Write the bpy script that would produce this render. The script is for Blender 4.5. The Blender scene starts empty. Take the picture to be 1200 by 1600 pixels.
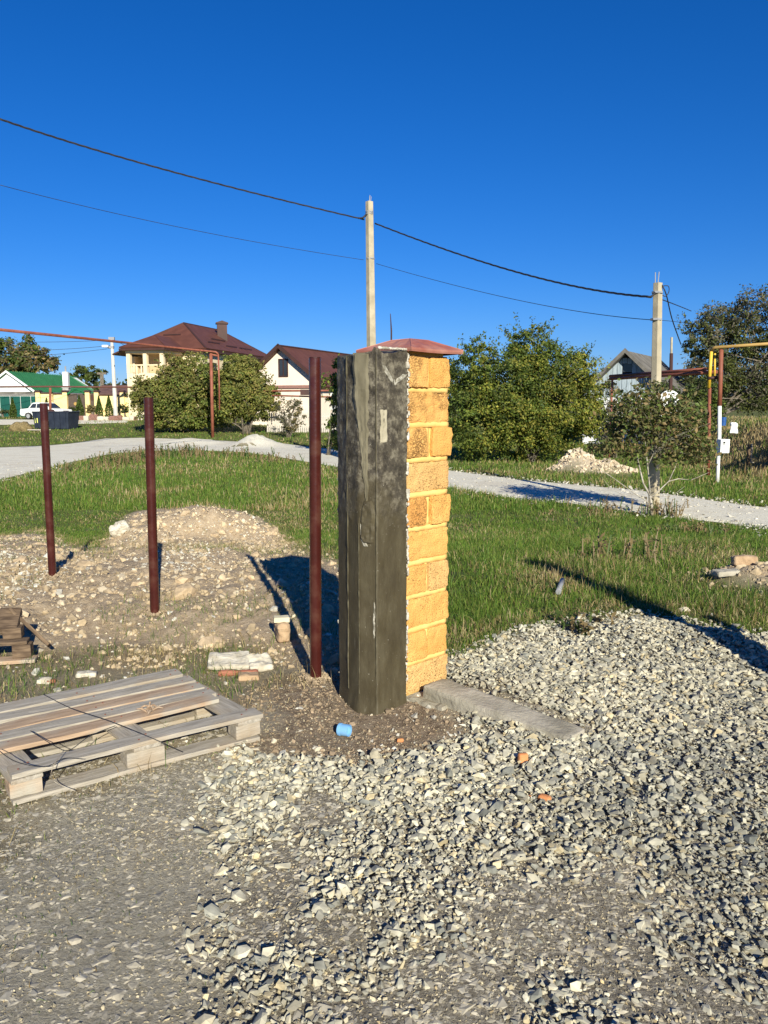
import bpy, bmesh, math, random
import numpy as np
from mathutils import Vector, Matrix, noise as mnoise
S = bpy.context.scene
COL = S.collection
R = math.radians
rng = np.random.default_rng(7)
random.seed(7)

# ---------------------------------------------------------------- camera, sky, sun
PITCH = R(7.7); EYE = 1.6; F = 1250.0
cam = bpy.data.objects.new('camera', bpy.data.cameras.new('camera')); COL.objects.link(cam)
cam.location = (0, 0, EYE); cam.rotation_euler = (R(90) - PITCH, 0, 0)
cam.data.sensor_fit = 'VERTICAL'; cam.data.sensor_height = 24; cam.data.lens = 24 * F / 1600
cam.data.clip_end = 5000; cam.data.clip_start = 0.05
S.camera = cam
SUN_AZ, SUN_EL = R(164.8), R(24.3)
w = bpy.data.worlds.new('World'); S.world = w; w.use_nodes = True
nt = w.node_tree; nt.nodes.clear()
sky = nt.nodes.new('ShaderNodeTexSky'); sky.sky_type = 'NISHITA'; sky.sun_disc = False
sky.sun_elevation = SUN_EL; sky.sun_rotation = SUN_AZ
sky.altitude = 0; sky.air_density = 1.0; sky.dust_density = 0.0; sky.ozone_density = 10
hs = nt.nodes.new('ShaderNodeHueSaturation'); hs.inputs['Saturation'].default_value = 1.13
mt = nt.nodes.new('ShaderNodeMix'); mt.data_type = 'RGBA'; mt.blend_type = 'MULTIPLY'; mt.inputs[0].default_value = 1; mt.inputs[7].default_value = (.80, .81, 1, 1)
bg = nt.nodes.new('ShaderNodeBackground'); bg.inputs[1].default_value = 0.073
wo = nt.nodes.new('ShaderNodeOutputWorld')
nt.links.new(sky.outputs[0], hs.inputs['Color']); nt.links.new(hs.outputs[0], mt.inputs[6]); nt.links.new(mt.outputs[2], bg.inputs[0]); nt.links.new(bg.outputs[0], wo.inputs[0])
sun = bpy.data.objects.new('sun', bpy.data.lights.new('sun', 'SUN')); COL.objects.link(sun)
sun.data.energy = 5.0; sun.data.angle = R(0.5); sun.data.color = (1.0, 0.955, 0.80)
to_sun = Vector((math.sin(SUN_AZ) * math.cos(SUN_EL), math.cos(SUN_AZ) * math.cos(SUN_EL), math.sin(SUN_EL)))
sun.rotation_euler = (-to_sun).to_track_quat('-Z', 'Y').to_euler()
S.view_settings.view_transform = 'Standard'; S.view_settings.look = 'None'
S.view_settings.gamma = 1; S.view_settings.exposure = 0.6; S.view_settings.use_curve_mapping = False
S.render.engine = 'CYCLES'
S.cycles.max_bounces = 6; S.cycles.transparent_max_bounces = 8

# ---------------------------------------------------------------- numpy noise
_perm = np.random.default_rng(3).permutation(4096)
def _h(ix, iy): return _perm[(ix + _perm[iy & 4095]) & 4095] / 4095.0
def vnoise(x, y):
    x = np.asarray(x, float); y = np.asarray(y, float)
    ix = np.floor(x).astype(int); iy = np.floor(y).astype(int)
    fx = x - ix; fy = y - iy
    fx = fx * fx * (3 - 2 * fx); fy = fy * fy * (3 - 2 * fy)
    a = _h(ix, iy); b = _h(ix + 1, iy); c = _h(ix, iy + 1); d = _h(ix + 1, iy + 1)
    return (a * (1 - fx) + b * fx) * (1 - fy) + (c * (1 - fx) + d * fx) * fy
def fbm(x, y, s=1.0, o=4):
    t = 0; a = 1.0; n = 0
    for k in range(o):
        t = t + a * (vnoise(x * s + 17.3 * k, y * s + 5.1 * k) - .5); n += a; a *= .5; s *= 2.03
    return t / n * 2
def sstep(a, b, x):
    t = np.clip((x - a) / (b - a), 0, 1); return t * t * (3 - 2 * t)

# ---------------------------------------------------------------- terrain height
def base(x, y):
    z = -0.6 * sstep(6.5, 15, y) + 0.95 * sstep(42, 74, y)
    return z
CP, SP = math.cos(PITCH), math.sin(PITCH)
def ray(u, v):                       # direction of sight through a point of the 1200 x 1600 frame
    a = (u - 600) / F; b = (800 - v) / F
    return a, CP + b * SP, -SP + b * CP
def hit(u, v, hf):
    dx, dy, dz = ray(u, v); t = 1.0
    for _ in range(900):
        z = EYE + dz * t
        if z <= float(hf(dx * t, dy * t)): break
        t *= 1.012
    lo, hi = t / 1.012, t
    for _ in range(14):
        m = (lo + hi) / 2
        if EYE + dz * m <= float(hf(dx * m, dy * m)): hi = m
        else: lo = m
    return dx * hi, dy * hi
def gb(u, v): return hit(u, v, base)
def poly(pts): return np.array([gb(*p) for p in pts])
def sdist(P, x, y):                  # signed distance, positive inside
    x = np.asarray(x, float); y = np.asarray(y, float)
    ins = np.zeros(x.shape, bool); dm = np.full(x.shape, 1e9)
    for i in range(len(P)):
        ax, ay = P[i]; bx, by = P[(i + 1) % len(P)]
        ex, ey = bx - ax, by - ay; L = ex * ex + ey * ey + 1e-9
        t = np.clip(((x - ax) * ex + (y - ay) * ey) / L, 0, 1)
        dm = np.minimum(dm, np.hypot(x - ax - t * ex, y - ay - t * ey))
        c = ((ay > y) != (by > y)) & (x < (bx - ax) * (y - ay) / (by - ay + 1e-12) + ax)
        ins ^= c
    return np.where(ins, dm, -dm)
YARD = poly([(-500,880),(0,838),(60,828),(150,862),(185,825),(205,800),(270,790),(340,785),(430,820),(445,850),(490,870),(560,890),(600,1000),(700,1040),(790,1012),(880,988),(1000,972),(1200,1003),(1700,1060),(1700,2600),(-1500,2600)])
GRAV = poly([(345,1225),(370,1180),(440,1187),(560,1190),(640,1172),(720,1150),(700,1100),(703,1050),(790,1014),(880,988),(1000,972),(1200,1003),(1700,1060),(1700,2600),(400,2600),(365,1600),(345,1500),(390,1400),(355,1300)])
TAN = poly([(-500,890),(0,850),(60,838),(150,866),(190,830),(205,800),(270,790),(345,785),(430,820),(425,860),(445,900),(560,930),(540,1060),(470,1040),(430,1008),(300,1005),(180,1000),(60,1015),(-500,1060)])
SOIL = poly([(395,1090),(440,1060),(520,1060),(700,1080),(745,1150),(640,1180),(440,1192),(360,1185),(400,1140)])
WHT = poly([(-400,880),(0,868),(50,880),(100,905),(60,935),(0,955),(-400,990)])
WHT2 = poly([(235,885),(290,862),(345,866),(350,885),(290,905),(240,905)])
DRYP = poly([(-300,1000),(60,1015),(180,1000),(300,1005),(430,1008),(480,1060),(400,1090),(400,1170),(60,1275),(90,1330),(0,1380),(-500,1500)])
PILE = [(*gb(275,850),.24,.45,.42),(*gb(335,848),.33,.42,.42),(*gb(392,846),.30,.40,.36),(*gb(240,858),.15,.4,.35),(*gb(195,852),.10,.3,.25)]
PILE2 = [(*gb(1190,925),.17,.42,.5)]
SAND = [(*gb(900,738),.80,.75,.7),(*gb(950,742),.42,.9,.6)]
SAND2 = [(*gb(400,697),.62,1.1,1.4),(*gb(300,694),.3,1.9,1.3)]
BX, BY = 13.6, 27.0
def bumps(L, x, y):
    z = 0
    for (cx, cy, h, rx, ry) in L:
        z = z + h * np.exp(-(((x - cx) / rx) ** 2 + ((y - cy) / ry) ** 2) * 1.3)
    return z
def height(x, y):
    x = np.asarray(x, float); y = np.asarray(y, float)
    z = base(x, y)
    yard = sstep(-.15, .25, sdist(YARD, x, y)); tan_ = sstep(0, .45, sdist(TAN, x, y)); gr = sstep(0, .35, sdist(GRAV, x, y))
    near = 1 - sstep(9, 13, y)
    z = z + near * (fbm(x, y, .9, 3) * .035)
    p = bumps(PILE, x, y)
    rough = np.clip(tan_ + np.clip(p * 4, 0, 1), 0, 1)
    z = z + p * (1 + .7 * fbm(x, y, 3.4, 4)) + np.clip(p * 4, 0, 1) * .05 * fbm(x, y, 11, 2)
    z = z + rough * (.05 + .075 * fbm(x + 9, y, 2.6, 4) + .055 * np.abs(fbm(x, y + 3, 8, 3)))
    z = z + gr * (.03 + .03 * fbm(x, y, 1.7, 3)) + gr * .07 * sstep(.5, -.1, np.abs(sdist(YARD, x, y) - .35)) * sstep(1.2, 1.8, x)
    z = z + (1 - gr) * yard * .012 * fbm(x, y, 6, 3)
    z = z + (1 - yard) * near * (.05 + .05 * fbm(x + 3, y, 1.3, 3))
    z = z + bumps(PILE2, x, y) * (1 + .4 * fbm(x, y, 5, 3))
    s = bumps(SAND, x, y) + bumps(SAND2, x, y)
    z = z + s * (1 + .3 * fbm(x, y, 1.3, 3))
    z = z + 1.5 * sstep(10.3, 13.5, x - .25 * (y - 24)) * sstep(21.5, 25.5, y) * (1 - sstep(34, 48, y))
    return z
def gh(u, v):                        # ground point seen at (u, v)
    x, y = hit(u, v, height); return x, y, float(height(x, y))
def P(u, v, Y):                      # point of the sight line at distance Y
    a, b, c = ray(u, v); return Vector((a / b * Y, Y, EYE + c / b * Y))

# ---------------------------------------------------------------- object helpers
def tag(o, label=None, cat=None, group=None, kind=None):
    if label: o['label'] = label
    if cat: o['category'] = cat
    if group: o['group'] = group
    if kind: o['kind'] = kind
    return o
ORG = {}
def thing(name, loc, label, cat, group=None):
    o = bpy.data.objects.new(name, None); COL.objects.link(o); o.location = loc; o.empty_display_size = .2
    ORG[o.name] = Vector(loc); return tag(o, label, cat, group)
def np_mesh(name, V, Fq, mat, parent=None, cols=None, smooth=False, nper=None):
    """V (n,3) array, Fq (m,k) array of faces, k constant"""
    me = bpy.data.meshes.new(name); V = np.asarray(V, np.float32); Fq = np.asarray(Fq, np.int32)
    o0 = Vector((0, 0, 0))
    if parent is not None:
        o0 = ORG[parent.name]; V = V - np.array(o0, np.float32)
    n, k = Fq.shape
    me.vertices.add(len(V)); me.vertices.foreach_set('co', V.ravel())
    me.loops.add(n * k); me.loops.foreach_set('vertex_index', Fq.ravel())
    me.polygons.add(n); me.polygons.foreach_set('loop_start', np.arange(0, n * k, k, dtype=np.int32))
    me.polygons.foreach_set('loop_total', np.full(n, k, np.int32))
    me.polygons.foreach_set('use_smooth', np.full(n, smooth))
    if cols is not None:
        ca = me.color_attributes.new('tint', 'FLOAT_COLOR', 'POINT')
        c4 = np.ones((len(V), 4), np.float32); c4[:, :3] = cols; ca.data.foreach_set('color', c4.ravel())
    me.update(calc_edges=True); me.materials.append(mat)
    o = bpy.data.objects.new(name, me); COL.objects.link(o)
    if parent is not None:
        o.parent = parent; ORG[o.name] = o0
    return o
class MB:
    def __init__(s): s.v = []; s.f = []
    def add(s, vs, fs):
        b = len(s.v); s.v += [tuple(v) for v in vs]; s.f += [tuple(i + b for i in f) for f in fs]; return s
    def box(s, c, d, rz=0, M=None):
        x, y, z = d[0] / 2, d[1] / 2, d[2] / 2
        vs = [Vector((i * x, j * y, k * z)) for i in (-1, 1) for j in (-1, 1) for k in (-1, 1)]
        m = M if M is not None else Matrix.Rotation(rz, 3, 'Z')
        vs = [m @ v + Vector(c) for v in vs]
        return s.add(vs, [(0,1,3,2),(4,6,7,5),(0,4,5,1),(2,3,7,6),(0,2,6,4),(1,5,7,3)])
    def tube(s, pts, rad, n=6, cap=True):
        pts = [Vector(p) for p in pts]; vs = []; fs = []
        if not hasattr(rad, '__len__'): rad = [rad] * len(pts)
        for i, p in enumerate(pts):
            t = (pts[min(i + 1, len(pts) - 1)] - pts[max(i - 1, 0)]).normalized()
            a = t.orthogonal().normalized() if i == 0 else (a - t * a.dot(t)).normalized()
            b = t.cross(a)
            vs += [p + (a * math.cos(2 * math.pi * k / n) + b * math.sin(2 * math.pi * k / n)) * rad[i] for k in range(n)]
        for i in range(len(pts) - 1):
            fs += [(i * n + k, i * n + (k + 1) % n, (i + 1) * n + (k + 1) % n, (i + 1) * n + k) for k in range(n)]
        if cap: fs += [tuple(range(n))[::-1], tuple(range((len(pts) - 1) * n, len(pts) * n))]
        return s.add(vs, fs)
    def prism(s, pts, off):
        n = len(pts); off = Vector(off); A = [Vector(p) for p in pts]
        return s.add(A + [p + off for p in A], [tuple(range(n))[::-1], tuple(range(n, 2 * n))] + [(i, (i + 1) % n, n + (i + 1) % n, n + i) for i in range(n)])
    def build(s, name, mat, parent=None, smooth=False, bevel=0, fix=True, sharp=None):
        me = bpy.data.meshes.new(name); o0 = ORG[parent.name] if parent is not None else Vector((0, 0, 0))
        me.from_pydata([(v[0] - o0.x, v[1] - o0.y, v[2] - o0.z) for v in s.v], [], s.f)
        bm = bmesh.new(); bm.from_mesh(me)
        if fix: bmesh.ops.recalc_face_normals(bm, faces=bm.faces)
        if bevel: bmesh.ops.bevel(bm, geom=bm.edges[:], offset=bevel, segments=1, affect='EDGES')
        if smooth:
            for f in bm.faces: f.smooth = len(f.verts) <= 4
        bm.to_mesh(me); bm.free(); me.materials.append(mat)
        if sharp: me.set_sharp_from_angle(angle=R(sharp))
        o = bpy.data.objects.new(name, me); COL.objects.link(o)
        if parent is not None: o.parent = parent; ORG[o.name] = o0
        return o
def rough_box(d, cuts=6, amp=.004, rad=.01, seed=0, freq=18, M=None, c=(0, 0, 0), squash=None):
    """box with worn round edges and an uneven surface, returned as an MB"""
    bm = bmesh.new(); bmesh.ops.create_cube(bm, size=1)
    big = max(d)
    for ax in range(3):
        es = [e for e in bm.edges if abs((e.verts[0].co - e.verts[1].co).normalized()[ax]) > .9]
        n = max(1, int(round(cuts * d[ax] / big)))
        bmesh.ops.subdivide_edges(bm, edges=es, cuts=n, use_grid_fill=True)
    mb = MB(); vs = []; so = Vector((seed * 7.31, seed * 3.7, seed * 1.9))
    for v in bm.verts:
        p = Vector((v.co.x * d[0], v.co.y * d[1], v.co.z * d[2]))
        q = Vector([max(-d[i] / 2 + rad, min(d[i] / 2 - rad, p[i])) for i in range(3)])
        dd = p - q
        if dd.length > 1e-6: p = q + dd.normalized() * rad * min(1, dd.length / rad * 1.0)
        nn = p.normalized()
        a = mnoise.noise(p * freq + so) + .5 * mnoise.noise(p * freq * 2.3 + so)
        g = dd.normalized() if dd.length > 1e-6 else nn
        p = p + g * a * amp + Vector((mnoise.noise(p * 6 + so), mnoise.noise(p * 6 - so), 0)) * amp * .8
        if squash: p = squash(p)
        if M is not None: p = M @ p
        vs.append(p + Vector(c))
    bm.verts.index_update(); fs = [[v.index for v in f.verts] for f in bm.faces]; bm.free()
    return mb.add(vs, fs)
def copy_tree(o, parent=None):
    c = o.copy(); COL.objects.link(c)
    if parent is not None: c.parent = parent
    for ch in list(o.children): copy_tree(ch, c)
    return c

# ---------------------------------------------------------------- materials
MATS = {}
def mat(name, c1, c2=None, scale=8, rough=.85, bump=.0, bscale=None, metal=0, tint=False, detail=6, stretch=None, spec=.3, trans=0, dist=.01, contrast=(.35,.65), c3=None, s3=2, coord='Object'):
    if name in MATS: return MATS[name]
    m = bpy.data.materials.new(name); m.use_nodes = True; t = m.node_tree; b = t.nodes['Principled BSDF']
    L = t.links.new; N = t.nodes.new
    b.inputs['Roughness'].default_value = rough; b.inputs['Metallic'].default_value = metal
    b.inputs['Specular IOR Level'].default_value = spec
    tc = N('ShaderNodeTexCoord'); src = tc.outputs[coord]
    if stretch:
        mp = N('ShaderNodeMapping'); mp.inputs['Scale'].default_value = stretch; L(src, mp.inputs[0]); src = mp.outputs[0]
    nz = N('ShaderNodeTexNoise'); nz.inputs['Scale'].default_value = scale; nz.inputs['Detail'].default_value = detail; L(src, nz.inputs['Vector'])
    cr = N('ShaderNodeValToRGB'); cr.color_ramp.elements[0].position = contrast[0]; cr.color_ramp.elements[1].position = contrast[1]
    cr.color_ramp.elements[0].color = (*c1, 1); cr.color_ramp.elements[1].color = (*(c2 or c1), 1)
    L(nz.outputs['Fac'], cr.inputs[0]); col = cr.outputs[0]
    if c3:
        n3 = N('ShaderNodeTexNoise'); n3.inputs['Scale'].default_value = s3; n3.inputs['Detail'].default_value = 5; L(tc.outputs[coord], n3.inputs['Vector'])
        r3 = N('ShaderNodeValToRGB'); r3.color_ramp.elements[0].position = .5; r3.color_ramp.elements[1].position = .62; L(n3.outputs['Fac'], r3.inputs[0])
        mx = N('ShaderNodeMix'); mx.data_type = 'RGBA'; L(r3.outputs[0], mx.inputs[0]); L(col, mx.inputs[6]); mx.inputs[7].default_value = (*c3, 1); col = mx.outputs[2]
    if tint:
        at = N('ShaderNodeAttribute'); at.attribute_name = 'tint'
        mx = N('ShaderNodeMix'); mx.data_type = 'RGBA'; mx.blend_type = 'MULTIPLY'; mx.inputs[0].default_value = 1
        L(at.outputs['Color'], mx.inputs[6]); L(col, mx.inputs[7]); col = mx.outputs[2]
    L(col, b.inputs['Base Color'])
    if bump:
        n2 = N('ShaderNodeTexNoise'); n2.inputs['Scale'].default_value = bscale or scale * 3; n2.inputs['Detail'].default_value = 8; L(src, n2.inputs['Vector'])
        bp = N('ShaderNodeBump'); bp.inputs['Strength'].default_value = bump; bp.inputs['Distance'].default_value = dist
        L(n2.outputs['Fac'], bp.inputs['Height']); L(bp.outputs[0], b.inputs['Normal'])
    if trans:
        tr = N('ShaderNodeBsdfTranslucent'); L(col, tr.inputs[0]); ms = N('ShaderNodeMixShader'); ms.inputs[0].default_value = trans
        L(b.outputs[0], ms.inputs[1]); L(tr.outputs[0], ms.inputs[2]); L(ms.outputs[0], t.nodes['Material Output'].inputs[0])
    MATS[name] = m; return m
W1 = (1, 1, 1)
M_leaf = mat('leaf', (.95,.95,.95), (1.3,1.3,1.25), scale=3, rough=.55, tint=True, trans=.4, spec=.3)
M_blade = mat('grass_blade', (.8,.8,.8), W1, scale=2, rough=.6, tint=True, trans=.3, spec=.25)
M_stone = mat('gravel_stone', (.7,.7,.7), (1.05,1.05,1.05), scale=28, rough=.9, tint=True, bump=.3, bscale=90, dist=.003)
M_clod = mat('clay_clod', (.7,.7,.7), (1.05,1.05,1.05), scale=25, rough=.95, tint=True, bump=.6, bscale=60, dist=.006)
M_bark = mat('bark', (.10,.08,.055), (.22,.19,.15), scale=9, rough=.9, bump=.5)
M_palebark = mat('pale_bark', (.28,.25,.2), (.5,.46,.38), scale=12, rough=.9, bump=.4)
M_post = mat('oxide_red_paint', (.044,.009,.007), (.062,.013,.010), scale=9, rough=.24, bump=.12, bscale=40, spec=.55, c3=(.075,.026,.018), s3=9)
M_concrete = mat('pole_concrete', (.34,.29,.20), (.47,.41,.29), scale=3, rough=.9, bump=.3, bscale=25)
M_kerb = mat('kerb_concrete', (.25,.225,.17), (.42,.38,.30), scale=6, rough=.95, bump=.6, bscale=50, c3=(.40,.36,.29), s3=5)
M_block = mat('shell_limestone', (.56,.30,.085), (.72,.42,.14), scale=7, rough=.95)
M_mortar = mat('yellow_mortar', (.68,.42,.13), (.80,.52,.18), scale=10, rough=.95, bump=.4, bscale=60, dist=.004)
M_white = mat('white_cement', (.30,.27,.21), (.66,.62,.53), scale=20, rough=.9, bump=.5)
M_cap = mat('cap_sheet', (.27,.085,.06), (.36,.13,.095), scale=4, rough=.5, bump=.1, bscale=6, c3=(.4,.19,.14), s3=3)
M_wood = mat('weathered_board', (.27,.235,.185), (.47,.42,.345), scale=5, rough=.85, stretch=(1.2,16,16), bump=.7, bscale=14, c3=(.34,.27,.19), s3=2.2, dist=.006, contrast=(.3,.7))
M_woodo = mat('worn_orange_board', (.30,.20,.125), (.50,.36,.24), scale=5, rough=.85, stretch=(1.2,16,16), bump=.7, bscale=14, c3=(.40,.36,.29), s3=2.6, dist=.004, contrast=(.3,.7))
M_woodd = mat('old_dark_board', (.07,.045,.028), (.19,.13,.08), scale=5, rough=.85, stretch=(2,12,12), bump=.5, bscale=14)
M_wire = mat('cable', (.02,.02,.022), (.035,.035,.04), scale=5, rough=.6)
M_rust = mat('rusty_pipe', (.19,.06,.035), (.29,.10,.06), scale=3, rough=.6, bump=.1)
M_yel = mat('yellow_pipe_paint', (.62,.38,.03), (.7,.46,.07), scale=3, rough=.5)
M_ypale = mat('faded_yellow_pipe', (.34,.21,.06), (.44,.28,.09), scale=3, rough=.6)
M_wht = mat('white_paint', (.72,.72,.7), (.8,.8,.78), scale=3, rough=.6)
M_grey = mat('grey_metal', (.25,.25,.26), (.32,.32,.33), scale=3, rough=.5)
M_cream = mat('cream_render', (.70,.57,.37), (.77,.64,.43), scale=1, rough=.9)
M_peach = mat('peach_render', (.76,.64,.52), (.81,.69,.56), scale=1, rough=.9)
M_brroof = mat('brown_roof_sheet', (.10,.038,.026), (.13,.05,.034), scale=1.5, rough=.6)
M_brtrim = mat('dark_brown_trim', (.05,.025,.02), (.07,.03,.025), scale=1.5, rough=.6)
M_grroof = mat('green_roof_sheet', (.016,.12,.045), (.022,.15,.058), scale=1.5, rough=.5)
M_grfence = mat('green_fence_sheet', (.004,.065,.05), (.006,.08,.06), scale=1.5, rough=.5)
M_glass = mat('window_glass', (.03,.035,.045), rough=.1, spec=.6)
M_slate = mat('asbestos_slate', (.10,.09,.078), (.19,.175,.15), scale=2, rough=.95)
M_greywood = mat('bluegrey_plank', (.26,.32,.36), (.42,.48,.52), scale=4, rough=.9, stretch=(5,5,.6))
M_container = mat('dark_container', (.018,.024,.04), (.03,.038,.058), scale=2, rough=.5)
M_tyre = mat('tyre', (.02,.02,.02), rough=.8)
M_blue = mat('pale_blue_plastic', (.17,.38,.64), (.22,.45,.72), scale=6, rough=.4, spec=.5)
M_brick = mat('orange_brick', (.50,.19,.07), (.60,.27,.11), scale=20, rough=.9, bump=.4)
M_redw = mat('red_brown_board', (.22,.07,.045), (.32,.13,.08), scale=9, rough=.85)
M_slab = mat('pale_slab', (.42,.37,.28), (.60,.55,.45), scale=14, rough=.95, bump=.7, bscale=50)
M_lump = mat('cream_block', (.56,.5,.34), (.66,.6,.43), scale=10, rough=.9)
M_clay = mat('clay_lump', (.36,.24,.14), (.48,.34,.21), scale=14, rough=.95, bump=.7)

def ground_material():
    m = bpy.data.materials.new('ground'); m.use_nodes = True; t = m.node_tree; b = t.nodes['Principled BSDF']; L = t.links.new; N = t.nodes.new
    b.inputs['Roughness'].default_value = .95; b.inputs['Specular IOR Level'].default_value = .15
    tc = N('ShaderNodeTexCoord')
    def nz(s, d=8, ro=.6):
        n = N('ShaderNodeTexNoise'); n.inputs['Scale'].default_value = s; n.inputs['Detail'].default_value = d; n.inputs['Roughness'].default_value = ro
        L(tc.outputs['Object'], n.inputs['Vector']); return n.outputs['Fac']
    def ramp(f, *st):
        r = N('ShaderNodeValToRGB'); e = r.color_ramp.elements
        e[0].position, e[0].color = st[0][0], (*st[0][1], 1); e[1].position, e[1].color = st[-1][0], (*st[-1][1], 1)
        for p, c in st[1:-1]:
            q = e.new(p); q.color = (*c, 1)
        L(f, r.inputs[0]); return r.outputs[0]
    def mix(f, a, c):
        x = N('ShaderNodeMix'); x.data_type = 'RGBA'; L(f, x.inputs[0]); L(a, x.inputs[6]); L(c, x.inputs[7]); return x.outputs[2]
    at = N('ShaderNodeAttribute'); at.attribute_name = 'zone'; sp = N('ShaderNodeSeparateColor'); L(at.outputs['Color'], sp.inputs[0])
    at2 = N('ShaderNodeAttribute'); at2.attribute_name = 'zone2'; sp2 = N('ShaderNodeSeparateColor'); L(at2.outputs['Color'], sp2.inputs[0])
    packed = mix(nz(1.6, 4), ramp(nz(38, 12, .75), (.34, (.15,.12,.075)), (.46, (.38,.33,.24)), (.64, (.55,.50,.39))), ramp(nz(60, 12, .75), (.34, (.18,.15,.10)), (.48, (.42,.375,.285)), (.66, (.58,.53,.43))))
    soil = ramp(nz(22, 12, .7), (.3, (.12,.085,.055)), (.5, (.27,.20,.135)), (.7, (.42,.335,.24)))
    tan_ = mix(nz(3, 3), ramp(nz(20, 12, .7), (.3, (.28,.19,.105)), (.5, (.48,.36,.22)), (.7, (.62,.50,.34))), ramp(nz(34, 12, .7), (.3, (.30,.22,.15)), (.6, (.50,.40,.29)), (.75, (.62,.55,.44))))
    grass = ramp(nz(14, 10, .7), (.3, (.05,.065,.015)), (.5, (.11,.13,.03)), (.72, (.24,.19,.08)))
    grav = ramp(nz(70, 8, .7), (.35, (.15,.125,.09)), (.5, (.31,.27,.205)), (.65, (.48,.43,.34)))
    sand = ramp(nz(9, 12, .7), (.3, (.48,.37,.24)), (.7, (.70,.60,.45)))
    dry = ramp(nz(5, 10, .7), (.35, (.12,.10,.04)), (.7, (.30,.21,.10)))
    c = mix(sp2.outputs[0], packed, soil); c = mix(sp.outputs[2], c, tan_); c = mix(sp.outputs[1], c, grav)
    c = mix(sp.outputs[0], c, grass); c = mix(sp2.outputs[2], c, dry); c = mix(sp2.outputs[1], c, sand)
    L(c, b.inputs['Base Color'])
    ad = N('ShaderNodeMath'); ad.operation = 'MULTIPLY_ADD'; L(nz(28, 12, .75), ad.inputs[0]); ad.inputs[1].default_value = 1.6; L(nz(110, 6, .7), ad.inputs[2])
    bp = N('ShaderNodeBump'); bp.inputs['Strength'].default_value = 1; bp.inputs['Distance'].default_value = .015
    L(ad.outputs[0], bp.inputs['Height']); L(bp.outputs[0], b.inputs['Normal']); return m

# ---------------------------------------------------------------- ground sheet
def axis(lo, hi, step, far, growth=1.13):
    a = list(np.arange(lo, hi, step)); s = step; x = a[-1]
    while x < far: s *= growth; x += s; a.append(x)
    return a
ys = np.array([-60, -20, -6, -2, 0] + axis(.9, 9.5, .033, 1500, 1.035))
xr = axis(0, 3.6, .033, 1500, 1.07); xs = np.array([-x for x in xr[::-1]][:-1] + xr)
GX, GY = np.meshgrid(xs, ys); gx, gy = GX.ravel(), GY.ravel()
gz = height(gx, gy)
nx, ny = len(xs), len(ys); idx = np.arange(nx * ny).reshape(ny, nx)
FQ = np.stack([idx[:-1, :-1], idx[:-1, 1:], idx[1:, 1:], idx[1:, :-1]], -1).reshape(-1, 4)
M_ground = ground_material()
ground = np_mesh('ground', np.stack([gx, gy, gz], 1), FQ, M_ground, smooth=True); tag(ground, kind='structure')
def zones(x, y):
    wob = .10 * fbm(x, y, 3.5, 3)
    yard = sstep(-.06, .06, sdist(YARD, x, y) + wob)
    pile2 = np.clip(bumps(PILE2, x, y) * 9 + wob * 3, 0, 1)
    grav = sstep(-.03, .05, sdist(GRAV, x, y) + wob)
    tan_ = np.clip(np.maximum.reduce([sstep(-.1, .1, sdist(YARD, x, y) + .1) * sstep(.35, .15, x) * sstep(4.55, 4.9, y), sstep(-.12, .1, sdist(TAN, x, y) + wob * 1.6), pile2, np.clip(bumps(PILE, x, y) * 9, 0, 1)]), 0, 1)
    grass = (1 - yard) * (1 - pile2)
    soil = sstep(-.15, .15, sdist(SOIL, x, y) + wob * 2)
    sand = np.clip((bumps(SAND, x, y) + bumps(SAND2, x, y)) * 5 - .3 + wob * 2, 0, 1)
    dry = .55 * sstep(-.1, .2, sdist(DRYP, x, y) + 2 * wob)
    dry = np.maximum(dry, sstep(.1, .6, bumps([(13.5, 27, 1.2, 4, 5)], x, y)))
    return grass, grav, tan_, soil, sand, dry
Zg = zones(gx, gy)
for nm, tri in (('zone', Zg[:3]), ('zone2', (Zg[3], Zg[4], Zg[5]))):
    ca = ground.data.color_attributes.new(nm, 'FLOAT_COLOR', 'POINT')
    c4 = np.ones((len(gx), 4), np.float32); c4[:, 0], c4[:, 1], c4[:, 2] = tri; ca.data.foreach_set('color', c4.ravel())

# ---------------------------------------------------------------- gravel road
def strip(name, rows, m, lift=.03, nc=14, kind='structure', sub=8, wob=.18):
    rows = np.array(rows, float); us = []
    for i in range(len(rows) - 1):
        for k in range(sub): us.append(rows[i] + (rows[i + 1] - rows[i]) * k / sub)
    us.append(rows[-1]); A = []
    for i, (u, a, b) in enumerate(us):
        p = np.array(gb(u, a)); q = np.array(gb(u, b))
        d = (q - p) / max(1e-6, np.hypot(*(q - p)))
        p = p + d * wob * fbm(p[0], p[1], .9, 3); q = q + d * wob * fbm(q[0] + 5, q[1], 1.6, 3)
        for k in range(nc + 1):
            t = k / nc; x, y = p + (q - p) * t; A.append((x, y, float(height(x, y)) + lift * (1 if 0 < k < nc else -1.5)))
    n = len(us); I = np.arange(n * (nc + 1)).reshape(n, nc + 1)
    Fq = np.stack([I[:-1, :-1], I[:-1, 1:], I[1:, 1:], I[1:, :-1]], -1).reshape(-1, 4)
    return tag(np_mesh(name, A, Fq, m, smooth=True), kind=kind)
M_road = mat('crushed_limestone_road', (.60,.55,.43), (.80,.75,.62), scale=22, rough=.95, bump=.6, bscale=30, dist=.015, c3=(.64,.58,.46), s3=1.2, detail=12)
ROWS = [(-260,704,800),(-120,700,775),(0,698,753),(60,696,738),(110,692,724),(165,684,712),(220,683,706),(300,686,704),(380,690,707),(440,693,716),(525,702,731),(620,716,748),(705,735,764),(800,748,779),(930,760,793),(1000,766,803),(1060,775,810),(1130,785,818),(1200,793,828),(1350,812,855),(1600,845,905)]
strip('gravel_road', ROWS, M_road)
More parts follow.
